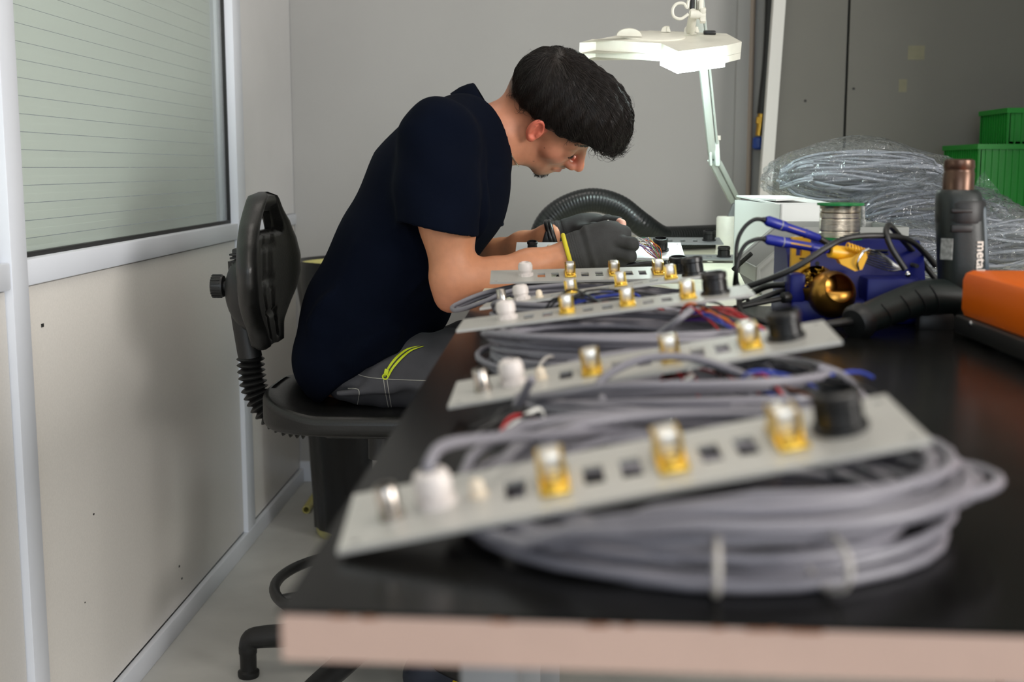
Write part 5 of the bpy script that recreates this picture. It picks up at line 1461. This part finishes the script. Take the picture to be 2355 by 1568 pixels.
MB().add(np.array(cv_), cf_).build('collar', 'shirt_navy', shirt, 70)
# sleeve hem stitching
def ringpts(c, ax_, r, n=40, tilt=None):
    R_ = frame(ax_); return [c + R_ @ np.array([r * math.cos(a), r * math.sin(a), 0]) for a in np.linspace(0, 2 * math.pi, n, endpoint=False)]

# ---- trousers
def trouser_sdf(P):
    d = rc(yscale(P, .66), A(805, 815, YB0), A(850, 790, YB0), .080, .082)
    for lg in LEGS: d = smin(d, chain(P, lg, .04), .03)
    d = d + .0025 * np.sin(P[:, 0] * 55 + P[:, 2] * 80 + np.sin(P[:, 1] * 30) * 1.2) * .7 + .0016 * np.sin(P[:, 0] * 120 - P[:, 2] * 60)
    for p0_, p1_ in [((780, 905, 2.27), (900, 895, 2.27)), ((860, 870, 2.275), (990, 890, 2.265))]:
        d = smin(d, rc(P, A(*p0_), A(*p1_), .006, .005), .03)
    d = smax(d, -(P[:, 2] - .13), .01)
    d = smax(d, (P - hem_p) @ (-hem_n) - .14, .01)
    return d
Vt, Qt = surfnet(trouser_sdf, (-.60, 2.08, .10), (.24, 2.86, .86), .005)
trs = link('trousers', quad_mesh('trousers', Vt, Qt, 'trouser_grey'), man)
def on_trousers(pts, n=24, lift=.0):
    out = []
    for x, y in smooth_path([(a, b, 0) for a, b in pts], n)[:, :2]:
        p = march(x, y, trouser_sdf); r = ray(x, y); out.append(p - r / np.linalg.norm(r) * lift)
    return np.array(out)
za = on_trousers([(884, 862), (893, 842), (912, 818), (938, 800), (972, 794)], 24, .001); zb_ = on_trousers([(894, 868), (905, 848), (926, 824), (948, 806), (975, 796)], 24, .001)
v = []; f = []
def ribbon(a, b, name, m, th=.0015):
    v = []; f = []; n = min(len(a), len(b))
    nrm = np.array([0, -1, .1]) * th
    for i in range(n): v += [a[i], b[i], a[i] + nrm, b[i] + nrm]
    for i in range(n - 1):
        k = i * 4; f += [(k + 2, k + 3, k + 7, k + 6), (k, k + 2, k + 6, k + 4), (k + 3, k + 1, k + 5, k + 7)]
    f += [(0, 1, 3, 2), ((n - 1) * 4, (n - 1) * 4 + 2, (n - 1) * 4 + 3, (n - 1) * 4 + 1)]
    return MB().add(np.array(v), f).build(name, m, trs, 60)
mid = (za + zb_) / 2
ribbon(za, za * .62 + zb_ * .38, 'zipper_tape', 'zip_yellow'); ribbon(za * .38 + zb_ * .62, zb_, 'zipper_tape', 'zip_yellow')
MB().tube(mid, .0015, 6).build('zipper_teeth', 'black_plastic', trs)
pq = on_trousers([(889, 852), (886, 866)], 2, .003)
MB().box((pq[0] + pq[-1]) / 2, (.008, .004, .018), np.array(Matrix.Rotation(.25, 3, 'Y')), .0012).tube([pq[-1] + .005 * np.array([math.cos(a), 0, math.sin(a)]) for a in np.linspace(0, 6.28, 14, endpoint=False)], .0014, 6, closed=True).build('zip_pull', 'zip_yellow', trs)
for pts in [[(882, 872), (886, 900), (893, 936)], [(890, 872), (894, 900), (900, 936)], [(800, 850), (840, 866), (900, 872), (980, 875)], [(800, 893), (825, 897), (822, 930)]]:
    MB().tube(on_trousers(pts, 18, .0002), .0007, 5).build('stitching', 'stitch', trs)

# ---- gloves
def fing(P, pts, r=.0108): return chain(P, [(A(*p), r - .0012 * i) for i, p in enumerate(pts)], .006)
def glove_r(P):
    Q = P.copy(); Q[:, 1] = (Q[:, 1] - 2.272) / .95 + 2.272
    d = chain(Q, [(A(1302, 586, 2.27), .036), (A(1340, 577, 2.272), .034), (A(1372, 566, 2.275), .037), (A(1396, 559, 2.27), .0345)], .02)
    d = smin(d, rc(Q, A(1400, 540, 2.27), A(1420, 548, 2.265), .022, .018), .02)
    d = smin(d, rc(Q, A(1395, 585, 2.27), A(1412, 590, 2.268), .022, .017), .02)
    d = smin(d, fing(P, [(1410, 530, 2.27), (1436, 534, 2.275), (1438, 540, 2.30), (1425, 540, 2.33)], .0125), .010)
    d = smin(d, fing(P, [(1412, 553, 2.25), (1453, 560, 2.238), (1456, 564, 2.262), (1436, 566, 2.30)], .0125), .004)
    d = smin(d, fing(P, [(1410, 578, 2.252), (1449, 588, 2.242), (1451, 591, 2.265), (1430, 590, 2.30)], .012), .004)
    d = smin(d, fing(P, [(1402, 594, 2.265), (1430, 601, 2.262), (1430, 602, 2.28), (1416, 600, 2.31)], .0112), .007)
    d = smin(d, fing(P, [(1350, 545, 2.30), (1385, 527, 2.335), (1412, 524, 2.35), (1425, 528, 2.36)], .0145), .014)
    # knitted cuff ribs and wrinkles
    ax_ = A(1372, 566, 2.275) - A(1302, 586, 2.275); L_ = np.linalg.norm(ax_); s = (P - A(1302, 586, 2.275)) @ ax_ / L_
    d = d + .0007 * np.sin(s * 1500) * np.clip((.030 - s) / .008, 0, 1) + .0022 * np.exp(-((s - .036) / .005) ** 2) + .0013 * np.exp(-((s - .047) / .004) ** 2) * -1
    return smax(d, -s, .002)
Vg, Qg = surfnet(glove_r, A(1290, 640, 2.20) - np.array([.0, .06, 0]), A(1480, 490, 2.40), .0017)
gr = link('right_glove', quad_mesh('right_glove', Vg, Qg, 'glove_grey'), man)
def cuff(c, ax_, sdf_, name, m, parent, r=.0042, rg=.035, ysq=.82):
    R_ = frame(ax_); pts = []
    for a in np.linspace(0, 2 * math.pi, 48, endpoint=False):
        d_ = R_ @ np.array([math.cos(a), math.sin(a), 0]); t_ = 0
        for _ in range(30):
            e = float(sdf_((c + d_ * t_)[None])[0]); 
            if e > -.0003: break
            t_ += max(-e * .7, .0004)
        pts.append(c + d_ * (t_ + .0004))
    return MB().tube(pts, r, 10, closed=True).build(name, m, parent, 60)
axr = A(1372, 566, 2.275) - A(1302, 586, 2.275)
cuff(A(1302, 586, 2.272) + axr * .075, axr, glove_r, 'cuff_trim', 'cuff_yellow', gr)
def glove_l(P):
    Y0 = 2.55; Q = P.copy(); Q[:, 1] = (Q[:, 1] - Y0) / .85 + Y0
    d = chain(Q, [(A(1270, 546, Y0), .0335), (A(1310, 539, Y0), .0295), (A(1345, 529, Y0), .0305), (A(1372, 523, Y0), .0275)], .02)
    d = smin(d, fing(P, [(1366, 514, 2.535), (1398, 507, 2.51), (1422, 509, 2.475)], .0125), .012)
    d = smin(d, fing(P, [(1378, 518, 2.52), (1412, 516, 2.49), (1432, 528, 2.46), (1442, 542, 2.445)], .0122), .009)
    d = smin(d, fing(P, [(1374, 527, 2.525), (1408, 530, 2.49), (1428, 543, 2.465)], .0118), .009)
    d = smin(d, fing(P, [(1366, 534, 2.535), (1395, 542, 2.51), (1412, 550, 2.49)], .011), .009)
    d = smin(d, fing(P, [(1335, 530, 2.52), (1365, 526, 2.47), (1395, 524, 2.44), (1410, 527, 2.425)], .0135), .012)
    ax_ = A(1345, 521, Y0) - A(1272, 543, Y0); L_ = np.linalg.norm(ax_); s = (P - A(1272, 543, Y0)) @ ax_ / L_
    d = d + .0006 * np.sin(s * 1400) * np.clip((.034 - s) / .008, 0, 1) + .0018 * np.exp(-((s - .022) / .004) ** 2)
    return smax(d, -s, .002)
Vg, Qg = surfnet(glove_l, A(1262, 590, 2.40) - np.array([.01, 0, 0]), A(1470, 470, 2.62), .0019)
gl = link('left_glove', quad_mesh('left_glove', Vg, Qg, 'glove_grey'), man)
axl = A(1345, 521, 2.55) - A(1272, 543, 2.55)
for k in range(2):
    cuff(A(1272, 543, 2.55) + axl * (.02 + .09 * k) - axl * .10, axl, lambda P: arm(P, SHL, ELL, WRL, 1) - .002, 'wrist_band', 'watch_black', gl, .0055)
MB().box(A(1262, 548, 2.515), (.022, .008, .026), np.array(Matrix.Rotation(.28, 3, 'Y')), .003).build('watch_case', 'watch_black', gl)

# necklace
nk_pts = []
for a in np.linspace(0, 2 * math.pi, 90, endpoint=False):
    c_ = CRC + CRN * .022; d_ = CRA * math.cos(a) + CRB * math.sin(a); t_ = .03
    for _ in range(40):
        e = float(head_sdf((c_ + d_ * t_)[None])[0])
        if e > .0003: break
        t_ += max(-e * .7, .0005)
    nk_pts.append(c_ + d_ * (t_ + .001))
MB().tube(nk_pts, [.0016, .0009] * 45, 6, closed=True).build('necklace', 'chain_silver', man)

# shoes
for lg, yaw in ((LEGS[0], .02), (LEGS[1], -.05)):
    ank = lg[-1][0]
    def shoe_sdf(P, ank=ank):
        b = np.array([ank[0], ank[1], 0])
        d = rc(P, b + [-.045, 0, .05], b + [.05, 0, .055], .042, .042)
        d = smin(d, rc(P, b + [.05, 0, .05], b + [.18, 0, .042], .042, .036), .03)
        d = smin(d, rc(P, b + [-.02, 0, .08], b + [-.01, 0, .14], .046, .048), .03)
        return smax(d, -(P[:, 2] - .018), .006)
    Vf, Qf = surfnet(shoe_sdf, ank + np.array([-.12, -.08, -ank[2]]), ank + np.array([.26, .08, .10]), .004)
    so_ = link('shoe', quad_mesh('shoe', Vf, Qf, 'shoe_navy'), man)
    sp_ = [(ank[0] - .085 * math.cos(a) * 1 + (.065 if math.cos(a) < 0 else 0) + .0, 0) for a in (0,)]
    outl = [(ank[0] + .07 + .148 * math.copysign(abs(math.cos(a)) ** .8, math.cos(a)), ank[1] + .047 * math.copysign(abs(math.sin(a)) ** .7, math.sin(a))) for a in np.linspace(0, 2 * math.pi, 40, endpoint=False)]
    MB().prism(outl, .001, .022).build('sole', 'sole_black', so_)
    MB().tube(smooth_path([ank + np.array([.02, -.047, -.07]), ank + np.array([.06, -.046, -.05]), ank + np.array([.11, -.04, -.05])], 12), .006, 6).build('side_stripe', 'shoe_yellow', so_)
